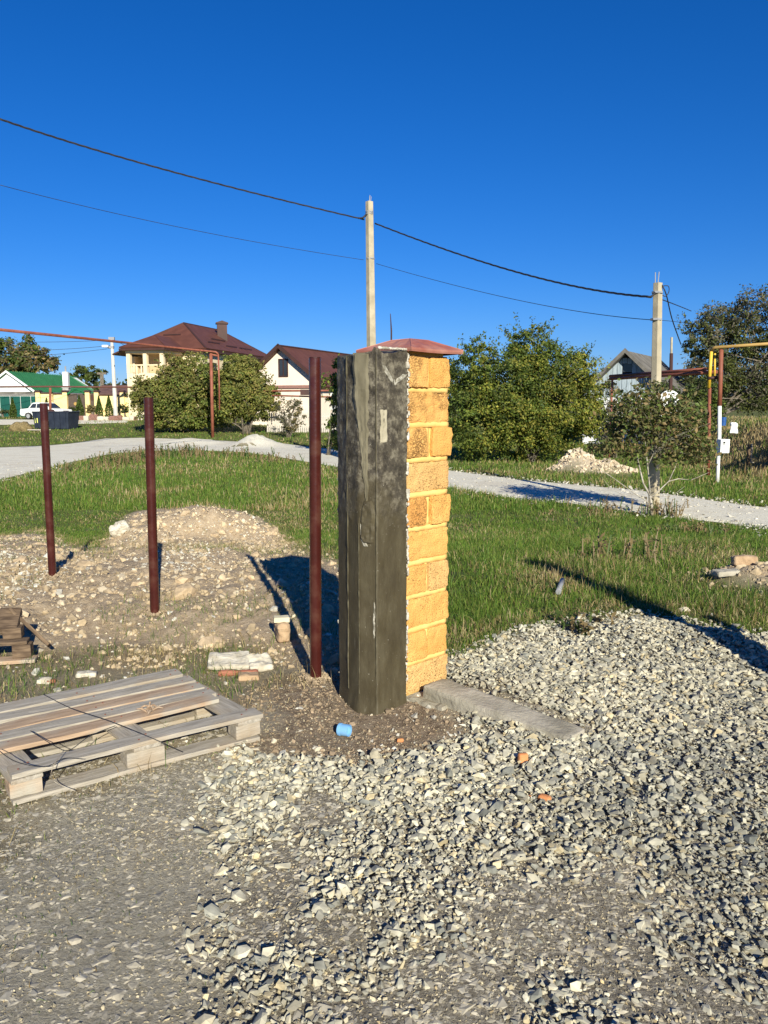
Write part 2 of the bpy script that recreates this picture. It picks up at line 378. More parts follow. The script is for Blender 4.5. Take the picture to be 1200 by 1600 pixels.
strip('far_road', [(-120,655,665),(0,655.5,664),(90,656,663),(150,657,662),(200,657.5,660)], M_road, wob=.1)
ROADP = poly([(r[0], r[1]) for r in ROWS] + [(r[0], r[2]) for r in ROWS[::-1]])
# ---------------------------------------------------------------- stone and cement gate pillar
px, py = .12, 4.37; HD = .24
pillar = thing('gate_pillar', (px, py, 0), 'square yellow shell-limestone gate pillar with a dark cement coat on its left side, at the frame centre', 'gate pillar')
rot45 = Matrix.Rotation(R(45), 3, 'Z')      # local x runs along the sunlit face
CH = .1824; SW = HD * math.sqrt(2)          # course height, side of the column
bz = .03
core = MB().box((px, py, bz + CH * 5), (SW - .03, SW - .03, CH * 10 - .01), M=rot45)
joint = core
for k in range(1, 10):                      # recessed bed joints, slightly uneven
    jb = rough_box((SW - .012, SW - .012, .030), 14, .006, .006, 60 + k, 24, rot45, (px, py, bz + CH * k)); joint.add(jb.v, jb.f)
for k in range(0, 10, 2):                   # upright joints
    jb = rough_box((.028, SW - .014, CH - .01), 10, .005, .005, 80 + k, 24, rot45, Vector((px, py, bz + CH * (9 - k + .5))) + rot45 @ Vector((random.uniform(-.01, .01), 0, 0))); joint.add(jb.v, jb.f)
joint.build('mortar', M_mortar, pillar, smooth=True)
def block_mat(i, c1, c2, pit):
    nm = 'shell_limestone_%d' % i; m = bpy.data.materials.new(nm); m.use_nodes = True; t = m.node_tree; b = t.nodes['Principled BSDF']; L = t.links.new; N = t.nodes.new
    b.inputs['Roughness'].default_value = .95; b.inputs['Specular IOR Level'].default_value = .15
    tc = N('ShaderNodeTexCoord')
    def nz(s, d=6):
        n = N('ShaderNodeTexNoise'); n.inputs['Scale'].default_value = s; n.inputs['Detail'].default_value = d; L(tc.outputs['Object'], n.inputs['Vector']); return n.outputs['Fac']
    r = N('ShaderNodeValToRGB'); r.color_ramp.elements[0].position = .3; r.color_ramp.elements[1].position = .7
    r.color_ramp.elements[0].color = (*c1, 1); r.color_ramp.elements[1].color = (*c2, 1); L(nz(6), r.inputs[0])
    mp = N('ShaderNodeMapping'); mp.inputs['Scale'].default_value = (1, 1, 1.7); L(tc.outputs['Object'], mp.inputs[0])
    v = N('ShaderNodeTexNoise'); v.inputs['Scale'].default_value = 95; v.inputs['Detail'].default_value = 5; v.inputs['Distortion'].default_value = .8; L(mp.outputs[0], v.inputs['Vector'])
    pr = N('ShaderNodeValToRGB'); pr.color_ramp.elements[0].position = .36 + .07 * pit; pr.color_ramp.elements[1].position = .44 + .07 * pit; L(v.outputs['Fac'], pr.inputs[0])
    big = N('ShaderNodeValToRGB'); big.color_ramp.elements[0].position = .42; big.color_ramp.elements[1].position = .58 + .1 * (1 - pit); L(nz(5, 2), big.inputs[0])
    mx0 = N('ShaderNodeMath'); mx0.operation = 'MULTIPLY'; iv = N('ShaderNodeMath'); iv.operation = 'SUBTRACT'; iv.inputs[0].default_value = 1; L(pr.outputs[0], iv.inputs[1]); L(iv.outputs[0], mx0.inputs[0]); L(big.outputs[0], mx0.inputs[1])
    mx = N('ShaderNodeMix'); mx.data_type = 'RGBA'; L(mx0.outputs[0], mx.inputs[0]); L(r.outputs[0], mx.inputs[6]); mx.inputs[7].default_value = (.34, .165, .055, 1) if pit > .9 else (.44, .23, .075, 1); L(mx.outputs[2], b.inputs['Base Color'])
    hh = N('ShaderNodeMath'); hh.operation = 'MULTIPLY_ADD'; L(mx0.outputs[0], hh.inputs[0]); hh.inputs[1].default_value = -1.2; L(nz(130), hh.inputs[2])
    bp = N('ShaderNodeBump'); bp.inputs['Strength'].default_value = 1; bp.inputs['Distance'].default_value = .009; L(hh.outputs[0], bp.inputs['Height']); L(bp.outputs[0], b.inputs['Normal']); return m
BM = [block_mat(0, (.60,.31,.09), (.76,.44,.15), 1.0), block_mat(1, (.59,.305,.08), (.75,.42,.13), -.7), block_mat(2, (.58,.34,.125), (.73,.455,.18), -.3), block_mat(3, (.54,.25,.07), (.66,.34,.10), .1)]
pits = {0:(0,1),1:(0,0),2:(0,1),3:(2,2),4:(3,1),5:(1,1),6:(1,2),7:(1,1),8:(1,1),9:(2,2)}
sd = 100
for k in range(10):                          # k = 0 is the top course
    z = bz + CH * (9 - k + .5); hgt = CH - .026
    for s in (-1, 1):
        sd += 1; jx, jy = random.uniform(-.011, .011), random.uniform(-.006, .006)
        if k % 2 == 0: d = (SW / 2 - .013, SW + .008, hgt); c = Vector((s * (SW / 4 + .006) + (jx if s > 0 else jx * .3), jy, 0))
        else: d = (SW + .006, SW / 2 - .008, hgt); c = Vector((jx, s * SW / 4, 0))
        mi = pits[k][0 if s < 0 else 1]
        bk = rough_box(d, 24, .009 if mi == 0 else .0065, .009, sd, 26, rot45 @ Matrix.Rotation(R(random.uniform(-.9, .9)), 3, 'Y'), rot45 @ c + Vector((px, py, z)))
        bk.build('stone_block', BM[mi], pillar, smooth=True, sharp=28)
# cement coat: its plan, outline running from the seam with the stone round to the back
plan = [(.118,4.118),(.075,4.077),(.02,4.022),(-.030,3.975),(-.038,3.974),(-.128,4.015),(-.133,4.020),(-.187,4.098),(-.191,4.105),(-.243,4.22),(-.243,4.235),(-.20,4.33),(-.135,4.385)]
def coat_material():
    m = bpy.data.materials.new('dark_cement_coat'); m.use_nodes = True; t = m.node_tree; b = t.nodes['Principled BSDF']; L = t.links.new; N = t.nodes.new
    b.inputs['Specular IOR Level'].default_value = .35
    tc = N('ShaderNodeTexCoord')
    def nz(s, d=8, sc=None, ro=.6):
        n = N('ShaderNodeTexNoise'); n.inputs['Scale'].default_value = s; n.inputs['Detail'].default_value = d; n.inputs['Roughness'].default_value = ro
        src = tc.outputs['Object']
        if sc: mp = N('ShaderNodeMapping'); mp.inputs['Scale'].default_value = sc; L(src, mp.inputs[0]); src = mp.outputs[0]
        L(src, n.inputs['Vector']); return n.outputs['Fac']
    def ramp(f, *st):
        r = N('ShaderNodeValToRGB'); e = r.color_ramp.elements
        e[0].position, e[0].color = st[0][0], (*st[0][1], 1); e[1].position, e[1].color = st[-1][0], (*st[-1][1], 1)
        for p, c in st[1:-1]: q = e.new(p); q.color = (*c, 1)
        L(f, r.inputs[0]); return r.outputs[0]
    def mix(f, a, c):
        x = N('ShaderNodeMix'); x.data_type = 'RGBA'; L(f, x.inputs[0]); L(a, x.inputs[6]); L(c, x.inputs[7]); return x.outputs[2]
    G1 = (0,0,0); G2 = (1,1,1)
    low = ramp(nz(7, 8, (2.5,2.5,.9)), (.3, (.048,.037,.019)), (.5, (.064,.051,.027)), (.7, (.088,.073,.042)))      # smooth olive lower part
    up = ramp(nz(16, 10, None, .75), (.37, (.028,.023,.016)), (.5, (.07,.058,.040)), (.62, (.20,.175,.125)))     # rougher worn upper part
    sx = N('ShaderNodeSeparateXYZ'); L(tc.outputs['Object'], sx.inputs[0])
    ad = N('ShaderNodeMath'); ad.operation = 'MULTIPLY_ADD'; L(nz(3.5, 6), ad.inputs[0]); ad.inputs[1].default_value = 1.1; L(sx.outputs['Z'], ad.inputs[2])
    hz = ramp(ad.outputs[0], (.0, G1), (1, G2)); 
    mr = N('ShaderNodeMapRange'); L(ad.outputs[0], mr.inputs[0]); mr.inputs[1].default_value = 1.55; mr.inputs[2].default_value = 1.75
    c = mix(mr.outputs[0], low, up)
    spk = ramp(nz(120, 2), (.72, G1), (.76, G2)); c = mix(spk, c, ramp(nz(2), (0, (.34,.31,.25)), (1, (.45,.42,.35))))
    scr = ramp(nz(30, 2, (1, 1, .12)), (.71, G1), (.78, (.5,.5,.5))); c = mix(scr, c, ramp(nz(2), (0, (.22,.2,.15)), (1, (.3,.27,.2))))
    L(c, b.inputs['Base Color'])
    rg = ramp(nz(9), (.3, (.42,.42,.42)), (.7, (.75,.75,.75))); L(rg, b.inputs['Roughness'])
    hh = N('ShaderNodeMath'); hh.operation = 'MULTIPLY_ADD'; L(nz(18, 10, None, .7), hh.inputs[0]); L(mr.outputs[0], hh.inputs[1]); h2 = N('ShaderNodeMath'); h2.operation = 'MULTIPLY_ADD'; L(nz(60, 6, (1,1,.3)), h2.inputs[0]); h2.inputs[1].default_value = .25; L(hh.outputs[0], h2.inputs[2])
    bp = N('ShaderNodeBump'); bp.inputs['Strength'].default_value = .8; bp.inputs['Distance'].default_value = .012; L(h2.outputs[0], bp.inputs['Height']); L(bp.outputs[0], b.inputs['Normal']); return m
M_coat = coat_material()
per = []
for i in range(len(plan) - 1):
    a, b_ = np.array(plan[i]), np.array(plan[i + 1]); n = max(1, int(np.hypot(*(b_ - a)) / .012))
    for k in range(n): per.append(tuple(a + (b_ - a) * k / n))
per.append(plan[-1]); npz = 110; V = []; ctr = np.array((.0, 4.25))
for iz in range(npz + 1):
    f = iz / npz
    for j, (x, y) in enumerate(per):
        ztop = (1.862 if x > -.06 else 1.838) + .008 * math.sin(j * .45) + .02 * float(fbm(j * .31, 2.2, 1, 3)) - 0
        z = -.06 + (ztop + .06) * f
        d = np.array((x, y)) - ctr; d = d / np.hypot(*d)
        o = .004 * float(fbm(j * .12, z * 2.5, 1, 3)) + (.006 * float(fbm(j * .4 + 7, z * 22, 1, 3)) * (1 if z > 1.0 else .25))
        if z < .07: o += .010 * (1 - z / .07)
        V.append((x + d[0] * o, y + d[1] * o, z))
nper = len(per); Fc = [(a * nper + j, a * nper + j + 1, (a + 1) * nper + j + 1, (a + 1) * nper + j) for a in range(npz) for j in range(nper - 1)]
mb = MB().add(V, Fc); top0 = npz * nper
mb.v.append((-.03, 4.2, 1.872)); ci = len(mb.v) - 1
mb.f += [(top0 + j, top0 + j + 1, ci) for j in range(nper - 1)] + [(top0 + nper - 1, top0, ci)]
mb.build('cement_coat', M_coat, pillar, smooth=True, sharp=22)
def on_face(a, b_, s, z, off):               # a point on a vertical face between plan points a and b_
    ax, ay = a; bx, by = b_; nx_, ny_ = (by - ay), -(bx - ax); L_ = math.hypot(nx_, ny_)
    if nx_ * (ctr[0] - ax) + ny_ * (ctr[1] - ay) > 0: nx_, ny_ = -nx_, -ny_
    return (ax + (bx - ax) * s + nx_ / L_ * off, ay + (by - ay) * s + ny_ / L_ * off, z)
def sheet(name, m, a, b_, edgeL, edgeR, thick=.006, n=40, wob=.03, seed=0, label=None):
    """a thin layer lying on one face; edges are lists of (z, s)"""
    V = []; Fq = []; zs = np.linspace(edgeL[0][0], edgeL[-1][0], n); nc = 7
    for i, z in enumerate(zs):
        l = np.interp(z, [e[0] for e in edgeL], [e[1] for e in edgeL]) + wob * float(fbm(z * 30, seed, 1, 3)); r = np.interp(z, [e[0] for e in edgeR], [e[1] for e in edgeR]) + wob * float(fbm(z * 30, seed + 9, 1, 3))
        if r < l: l = r = (l + r) / 2
        for k in range(nc):
            t = k / (nc - 1); o = -.004 if k in (0, nc - 1) or i in (0, n - 1) else thick * (1 + .5 * float(fbm(z * 40, k * 2.1 + seed, 1, 2)))
            V.append(on_face(a, b_, l + (r - l) * t, z, o))
    for i in range(n - 1):
        for k in range(nc - 1): Fq.append((i * nc + k, i * nc + k + 1, (i + 1) * nc + k + 1, (i + 1) * nc + k))
    o = MB().add(V, Fq).build(name, m, pillar, smooth=False)
    if label: o['label'] = label
    return o
M_run = mat('olive_cement_run', (.085,.072,.042), (.185,.162,.108), scale=9, rough=.8, bump=.5, bscale=40, stretch=(1,1,.35), dist=.005)
A0, A1, A2, C0, D0 = plan[8], plan[7], plan[6], plan[4], plan[0]
fl = (plan[5], plan[4])                       # wide facet of the left side
sheet('cement_run', M_run, plan[5], plan[4], [(1.10,.42),(1.28,.18),(1.42,.02),(1.6,-.25),(1.78,-.3),(1.85,-.3)][::1], [(1.10,.5),(1.28,.55),(1.42,.60),(1.6,.6),(1.78,.62),(1.85,.66)], .007, 60, .07, 3, 'olive cement run tapering downwards')
sheet('cement_patch', mat('pale_patch', (.33,.29,.2), (.45,.4,.29), scale=14, rough=.9, bump=.4), plan[3], plan[0], [(1.40,.06),(1.58,.05)], [(1.40,.34),(1.58,.34)], .003, 16, .03, 5, 'pale rectangular patch')
M_smear = mat('pale_smear', (.15,.135,.10), (.42,.39,.32), scale=45, rough=.9, bump=.5)
sheet('cement_patch', M_smear, plan[3], plan[0], [(1.69,.52),(1.72,.38),(1.79,.12)], [(1.69,.60),(1.72,.56),(1.79,.20)], .003, 44, .10, 8, 'pale cement smear')
sheet('cement_patch', M_smear, plan[3], plan[0], [(1.69,.50),(1.72,.58),(1.75,.80)], [(1.69,.60),(1.72,.82),(1.75,1.0)], .003, 30, .12, 18, 'pale cement smear')
sheet('cement_patch', M_smear, plan[5], plan[4], [(.40,.84),(.52,.80),(.60,.86)], [(.40,.88),(.52,.93),(.60,.90)], .002, 30, .05, 28, 'pale scrape')
sheet('cement_patch', M_smear, plan[5], plan[4], [(.88,.25),(.90,.2),(.92,.12),(1.0,.08)], [(.88,.55),(.90,.42),(.92,.22),(1.0,.13)], .003, 30, .05, 38, 'pale scrape')
sheet('cement_patch', M_coat, plan[5], plan[4], [(.90,.2),(.93,.05),(1.05,.05),(1.12,.3)], [(.90,.85),(.93,.9),(1.05,.92),(1.12,.7)], .010, 40, .06, 12)
# white mortar squeezed out along the seam and the far left edge
sm = MB(); rr = random.Random(4)
def smear(x0, y0, z0, z1, n, r0):
    for i in range(n):
        z = z0 + (z1 - z0) * i / n + rr.uniform(-.012, .012)
        if mnoise.noise(Vector((z * 7, x0 * 50, 0))) + .25 * mnoise.noise(Vector((z * 30, x0 * 50, 3))) < (-.12 if x0 > 0 else .0): continue
        r = r0 * rr.uniform(.35, 1.25) * (1.7 if rr.random() < .08 else 1)
        b1 = rough_box((r * 2, r * 1.5, rr.uniform(1.5, 5) * r), 3, r * .35, r * .6, i + n, 60, rot45, (x0 + rr.uniform(-.006, .006), y0 + rr.uniform(-.006, .006), z)); sm.add(b1.v, b1.f)
smear(.121, 4.122, .02, 1.86, 190, .0055); smear(-.241, 4.236, .0, 1.5, 110, .0042)
for i in range(26):
    t = i / 25; q = np.array(plan[3]) * (1 - t) + np.array(plan[0]) * t
    if rr.random() < .7: b1 = rough_box((.03, .016, .012), 2, .004, .004, i, 50, rot45, (q[0], q[1], 1.872)); sm.add(b1.v, b1.f)
sm.build('mortar_smear', M_white, pillar, smooth=True)
for (a, b_, s, z0, z1, r) in ((plan[5], plan[4], 1.0, .05, 1.84, .003), (plan[7], plan[6], 0, .1, 1.84, .0032), (plan[5], plan[4], .0, .1, 1.0, .0025)):
    pts = [on_face(a, b_, s, z0 + (z1 - z0) * i / 60, .002 + .002 * float(fbm(i * .5, s, 1, 2))) for i in range(61)]
    MB().tube(pts, [r * (1 + .8 * float(fbm(i * .7, r * 900, 1, 2))) for i in range(61)], 5).build('formwork_ridge', mat('ridge_cement', (.060,.049,.027), (.115,.10,.062), scale=20, rough=.8), pillar)
# sheet-metal cap: low hipped pyramid with a lip
cz = 1.874; hd = .288; cc = Vector((px + .018, py - .0, 0))
def capring(h, z, j=0): return [cc + rot45 @ Vector((sx_ * h / math.sqrt(2), sy_ * h / math.sqrt(2), 0)) + Vector((0, 0, z)) for sx_, sy_ in ((-1,-1),(1,-1),(1,1),(-1,1))]
cb = MB(); r0, r1, r2 = capring(hd * .985, cz - .010), capring(hd, cz), capring(hd, cz + .009)
r3 = capring(.10, cz + .062); ap = cc + Vector((0, 0, cz + .072)); inn = capring(hd * .96, cz - .009)
N_ = 8; vs = []
def lerp_ring(ra, rb, t): return [a.lerp(b, t) for a, b in zip(ra, rb)]
rings = [inn, r0, r1, r2] + [lerp_ring(r2, r3, t) for t in (.25, .5, .75)] + [r3]
for q, rg_ in enumerate(rings):
    for i in range(4):
        a, b_ = rg_[i], rg_[(i + 1) % 4]
        for k in range(N_):
            p = a.lerp(b_, k / N_); wv = .004 * math.sin(k * 1.7 + i * 2 + q) if 3 < q < 7 and k else 0
            vs.append(p + Vector((0, 0, wv - (.004 * math.sin(math.pi * k / N_) if q < 4 else 0))))
n4 = 4 * N_; fs = [(q * n4 + k, q * n4 + (k + 1) % n4, (q + 1) * n4 + (k + 1) % n4, (q + 1) * n4 + k) for q in range(len(rings) - 1) for k in range(n4)]
vs.append(ap); fs += [((len(rings) - 1) * n4 + k, (len(rings) - 1) * n4 + (k + 1) % n4, len(vs) - 1) for k in range(n4)]
cb.add(vs, fs).build('metal_cap', M_cap, pillar)
cs = MB()
for i in range(4): cs.tube([r2[i], r3[i], ap], [.0035, .003, .002], 5)
cs.build('folded_seam', M_cap, pillar)
MB().box((px, py, cz - .018), (SW - .06, SW - .06, .03), M=rot45).build('cap_bedding', M_mortar, pillar)

# kerb beam on the gate line
kd = Vector((.707, -.707, 0)); k0 = Vector((.27, 4.215, 0)); Lk = .89
kb = rough_box((Lk, .175, .16), 34, .006, .012, 5, 9, Matrix.Rotation(R(-44), 3, 'Z') @ Matrix.Rotation(R(2.2), 3, 'Y'), tuple(k0 + kd * Lk * .5 + Vector((0, 0, .002))))
o = kb.build('concrete_kerb', M_kerb, smooth=False); tag(o, 'long grey concrete kerb beam running from the pillar foot into the gravel', 'kerb')
# skirt of cement at the foot
fb = rough_box((.34, .20, .07), 12, .016, .02, 9, 14, Matrix.Rotation(R(-40), 3, 'Z'), (.235, 4.17, .0)); tag(fb.build('cement_footing', M_kerb), 'rough grey cement footing under the yellow stone face of the pillar', 'footing')

# second gate pillar, beyond the right edge of the frame (its shadow falls over gravel and grass)
gp = thing('gate_pillar', (2.55, 3.75, 0), 'other slim gate pillar of yellow limestone to the right of the frame', 'gate pillar')
b2 = rough_box((.17, .17, 2.0), 30, .006, .012, 44, 12, rot45, (2.55, 3.75, .93)); b2.build('stone_column', BM[1], gp)
MB().add([(2.55 + .15 * c_, 3.75 + .15 * s_, 1.93) for c_, s_ in ((1,0),(0,1),(-1,0),(0,-1))] + [(2.55, 3.75, 1.98)], [(0,1,4),(1,2,4),(2,3,4),(3,0,4),(3,2,1,0)]).build('metal_cap', M_cap, gp)

# ---------------------------------------------------------------- steel fence posts
def post(u, v, rad, utop, vtop, label):
    x, y, z = gh(u, v); tp = P(utop, vtop, y + .004)
    t = thing('fence_post', (x, y, z), label, 'fence post', 'dark red steel fence posts set along the fence line')
    n = 20; sx_ = Vector((x, y, z - .2)); pts = [sx_.lerp(tp, i / 8) for i in range(9)]
    MB().tube(pts, rad, n, cap=False).build('pipe', M_post, t, smooth=True)
    d = (tp - sx_).normalized()
    MB().tube([tp - d * .002, tp + d * .006], rad * .93, n).build('end_plate', mat('post_end', (.03,.008,.006), (.045,.012,.01), rough=.5), t)
    return t
post(493, 1062, .0335, 492, 560, 'dark red steel fence post standing right beside the coated pillar')
post(241.5, 958, .0345, 232, 622, 'dark red steel fence post in the bare clay, middle of the three posts')
post(82, 902, .034, 68, 631, 'dark red steel fence post farthest left, in front of the dark container')

t = thing('fence_post', (3.25, 2.35, 0), 'dark red steel fence post standing outside the right edge of the frame', 'fence post'); MB().tube([(3.25, 2.35, -.2), (3.25, 2.35, 1.62)], .04, 16).build('pipe', M_post, t, smooth=True)
# ---------------------------------------------------------------- pallets and boards
def board(m, c, L_, W_, T_, ang, parent, seed, tilt=0, name='board'):
    M_ = Matrix.Rotation(ang, 3, 'Z') @ Matrix.Rotation(tilt, 3, 'X')
    sq = None
    mb = rough_box((L_, W_, T_), 22, .0018, .003, seed, 10, None, (0, 0, 0))
    n = (seed * 37 % 10) / 10 - .5
    vs = []
    for v in mb.v:
        v = Vector(v); e = abs(v.x) / (L_ / 2)
        if e > .97: v.x += .006 * mnoise.noise(Vector((v.y * 60, seed, 0)))
        v.z += .014 * n * (v.x / L_ * 2) ** 2 + .004 * mnoise.noise(Vector((v.x * 3, seed, 1)))
        vs.append(v)
    o = MB().add(vs, mb.f).build(name, m, None); o.location = Vector(c) - ORG[parent.name]; o.rotation_euler = M_.to_euler(); o.parent = parent; return o
fa = R(35.5); PO = Vector((-1.475, 3.005, .0)); dx_ = Vector((math.cos(fa), math.sin(fa), 0)); dy_ = Vector((-math.sin(fa), math.cos(fa), 0)) 
dy_ = (dy_ + dx_ * -.09).normalized()
pal = thing('wooden_pallet', (PO.x, PO.y, float(height(PO.x, PO.y))), 'weathered grey and tan wooden pallet lying on the ground at the left edge', 'pallet')
PL, PD = 1.09, .90; zb = .015
def pp(a, b_, z): return PO + dx_ * a + dy_ * b_ + Vector((0, 0, z + zb))
wm = [M_wood, M_woodo, M_wood, M_woodo, M_wood, M_woodo]
for i, b_ in enumerate((.05, .45, .845)): board(M_wood, pp(PL / 2, b_, .011), PL, .10, .021, fa, pal, 20 + i, name='bottom_board')
for i, a in enumerate((.055, PL / 2, PL - .055)):
    for j, b_ in enumerate((.055, .45, .845)):
        mb = rough_box((.125 if i != 1 else .17, .095, .066), 8, .002, .004, 30 + i * 3 + j, 20, None); o = mb.build('block', M_wood if i else M_woodo, None); o.location = pp(a, b_, .055) - ORG[pal.name]; o.rotation_euler = (0, 0, fa); o.parent = pal
    mb = board(M_wood, pp(a, .45, .0985), PD, .125, .019, fa + R(90) + .09, pal, 50 + i, name='cross_board')
for i, (b_, w_, m_, tl) in enumerate(((.052, .098, M_wood, 0), (.318, .094, M_woodo, .7), (.430, .098, M_wood, -.5), (.545, .098, M_woodo, .4), (.660, .096, M_wood, -.5), (.80, .112, M_wood, 1.1))):
    board(m_, pp(PL / 2 + (.012, -.05, -.02, -.03, .0, -.02)[i], b_, .1195), PL + (.02, -.02, .0, .02, -.03, .01)[i], w_, .021, fa + R(tl), pal, 70 + i, name='deck_board')
nl = MB()
for a in (.055, PL / 2, PL - .055):
    for b_ in (.052, .318, .430, .545, .660, .80):
        for s_ in (-.03, .03):
            c = pp(a + s_ * .8, b_ + s_ * .7, .1305); nl.tube([c, c + Vector((0, 0, .0022))], .0045, 6)
nl.build('nail_heads', M_rust, pal)['kind'] = 'stuff'
def wirething(pts, r, label, m=None, n=24, name='wire_loop', cat='wire', group=None):
    pts = [Vector(p) for p in pts]; out = []
    for i in range(len(pts) - 1):
        p0 = pts[max(i - 1, 0)]; p1 = pts[i]; p2 = pts[i + 1]; p3 = pts[min(i + 2, len(pts) - 1)]
        for k in range(6):
            t = k / 6; out.append(.5 * ((2 * p1) + (p2 - p0) * t + (2 * p0 - 5 * p1 + 4 * p2 - p3) * t * t + (3 * p1 - p0 - 3 * p2 + p3) * t ** 3))
    out.append(pts[-1]); o = MB().tube(out, r, 5).build(name, m or M_wire, smooth=True); return tag(o, label, cat, group)
def ongrid(u, v, z): dx0, dy0, dz0 = ray(u, v); t = (z - EYE) / dz0; return (dx0 * t, dy0 * t, z)
wirething([ongrid(68,1085,.17), ongrid(110,1106,.18), ongrid(170,1126,.175), ongrid(230,1150,.165), ongrid(286,1175,.06)], .0019, 'thin dark wire running across the pallet deck boards')
wirething([ongrid(48,1142,.165), ongrid(85,1165,.19), ongrid(108,1172,.18), ongrid(140,1150,.20), ongrid(180,1134,.17)], .0018, 'thin dark wire bow arched over the front pallet boards')
wirething([ongrid(-5,1170,.19), ongrid(25,1190,.2), ongrid(70,1198,.18), ongrid(100,1185,.17), ongrid(130,1186,.165)], .0018, 'thin dark wire loop at the left edge of the pallet')
wirething([ongrid(100,1172,.18), ongrid(82,1200,.17), ongrid(84,1220,.08), ongrid(118,1236,.03)], .0018, 'thin pale wire hanging down over the front board of the pallet', M_wood)
# rag-like splinters on the deck
sp_ = MB()
for i in range(9):
    a = i * 2.2; c = Vector(ongrid(234 + 6 * math.cos(a), 1108 + 5 * math.sin(a), .148)); d = Vector((math.cos(a * 1.3), math.sin(a * 1.3), .1)) * random.uniform(.03, .07)
    sp_.tube([c, c + d * .5 + Vector((0, 0, .01)), c + d], [.004, .006, .001], 4)
tag(sp_.build('wood_splinter_tuft', M_woodo), 'pale splintered shavings lying on the middle of the pallet deck', 'wood shavings')

# broken dark pallet at the left edge
x0, y0, z0 = gh(50, 1035)
bp_ = thing('broken_pallet', (x0, y0, z0), 'broken dark wooden pallet with cracked boards at the left edge behind the grey one', 'pallet')
an = R(12); ax_ = Vector((math.cos(an), math.sin(an), 0)); ay_ = Vector((-math.sin(an), math.cos(an), 0)); Q = Vector((x0, y0, z0))
def bb(m_, a, b_, z, L_, W_, T_, rz, ry, seed, name, rx=0):
    mb = rough_box((L_, W_, T_), 14, .003, .004, seed, 12, None); o = mb.build(name, m_, None)
    o.location = ax_ * a + ay_ * b_ + Vector((0, 0, z)); o.rotation_euler = (Matrix.Rotation(rz, 3, 'Z') @ Matrix.Rotation(ry, 3, 'Y') @ Matrix.Rotation(rx, 3, 'X')).to_euler(); o.parent = bp_
bb(M_woodo, -.30, .0, .022, .66, .10, .024, an, 0, 1, 'bottom_board'); bb(M_woodd, -.055, .03, .076, .11, .09, .085, an, 0, 2, 'block'); bb(M_woodd, -.30, .03, .076, .13, .09, .085, an, 0, 3, 'block')
bb(M_woodd, -.25, .04, .130, .46, .10, .022, an, 0, 4, 'deck_board'); bb(M_woodd, -.12, .10, .176, .11, .09, .07, an, 0, 5, 'block'); bb(M_woodd, -.34, .12, .180, .10, .09, .08, an, 0, 6, 'block')
bb(M_woodd, -.155, .15, .235, .13, .20, .045, an, 0, 7, 'cracked_block', R(28)); bb(M_woodd, -.04, .18, .175, .34, .09, .022, an + R(-20), R(42), 8, 'fallen_board', R(-35)); bb(M_woodd, -.38, .25, .15, .30, .12, .022, an, R(4), 9, 'deck_board')

# ---------------------------------------------------------------- small debris
def placed(name, mb_or, label, cat, m, smooth=False): return tag(mb_or.build(name, m, smooth=smooth), label, cat)
def slab(u, v, d, rz, label, m, seed, name='concrete_slab', cat='slab', rx=0, ry=0, dz=0, amp=.008, cuts=12):
    x, y, z = gh(u, v); M_ = Matrix.Rotation(rz, 3, 'Z') @ Matrix.Rotation(ry, 3, 'Y') @ Matrix.Rotation(rx, 3, 'X')
    return placed(name, rough_box(d, cuts, amp, min(d) * .3, seed, 14, M_, (x, y, z + d[2] / 2 + dz)), label, cat, m)
slab(358, 1044, (.25, .17, .028), R(8), 'pale flat concrete slab lying on a red-brown board in front of the clay', M_slab, 3, rx=R(13), dz=.035)
slab(404, 1043, (.15, .15, .05), R(20), 'rounded pale concrete lump beside the flat slab', M_slab, 5, dz=.0, amp=.02, rx=R(12))
slab(372, 1055, (.24, .03, .03), R(6), 'narrow red-brown board edge under the pale slab', M_redw, 6, 'board_scrap', 'board')
slab(388, 1060, (.12, .09, .03), R(10), 'small brown clay plate under the pale slab', M_clay, 7, 'clay_plate', 'clay plate')
slab(441, 1000, (.09, .17, .13), R(15), 'upright lump of tan clay carrying a cream block at the shadow edge', M_clay, 8, 'clay_lump', 'clay lump', amp=.012)
x_, y_, z_ = gh(441, 1000); placed('cream_block', rough_box((.11, .07, .035), 8, .002, .004, 11, 20, Matrix.Rotation(R(10), 3, 'Z'), (x_, y_, z_ + .148)), 'pale cream block resting on top of the clay lump', 'block', M_lump)
for i, (u, v, s, rz, lb) in enumerate(((817,1194,.045,20,'orange brick fragment standing upright in the gravel below the kerb'),(826,1249,.034,60,'small orange brick chip to the left of the longer one in the gravel'),(851,1252,.05,-35,'long narrow orange brick chip lying in the gravel'),(625,1159,.032,5,'orange brick crumb on the brown soil below the pillar'),(80,1068,.05,30,'dark red brick crumb in the grass behind the grey pallet'))):
    slab(u, v, (s, s * .55, s * (1.1 if i == 0 else .5)), R(rz), lb, M_brick if i < 4 else M_redw, 20 + i, 'brick_fragment', 'brick', amp=.004, cuts=5)
for i, (u, v, d, rz, lb) in enumerate(((1140,899,(.30,.12,.05),15,'flat dark stone sticking out above the small clay pile at right'),(1163,884,(.22,.1,.09),-5,'brown brick lump on top of the small clay pile at right'),(630,922,(.2,.1,.03),40,'pale stone slab in the grass'))[:2]):
    slab(u, v, d, R(rz), lb, M_clay if i else M_kerb, 40 + i, 'flat_stone', 'stone')
slab(186, 832, (.24, .16, .15), R(25), 'big pale clay clod at the left end of the dirt pile', M_slab, 52, 'clay_clod', 'clod', rx=R(12), ry=R(-20), amp=.03, dz=-.02)
slab(70, 1067, (.08,.06,.03), R(5), 'white stone in the grass right behind the pallet, next to a brick crumb', M_slab, 55, 'white_stone', 'stone', amp=.01, cuts=5)
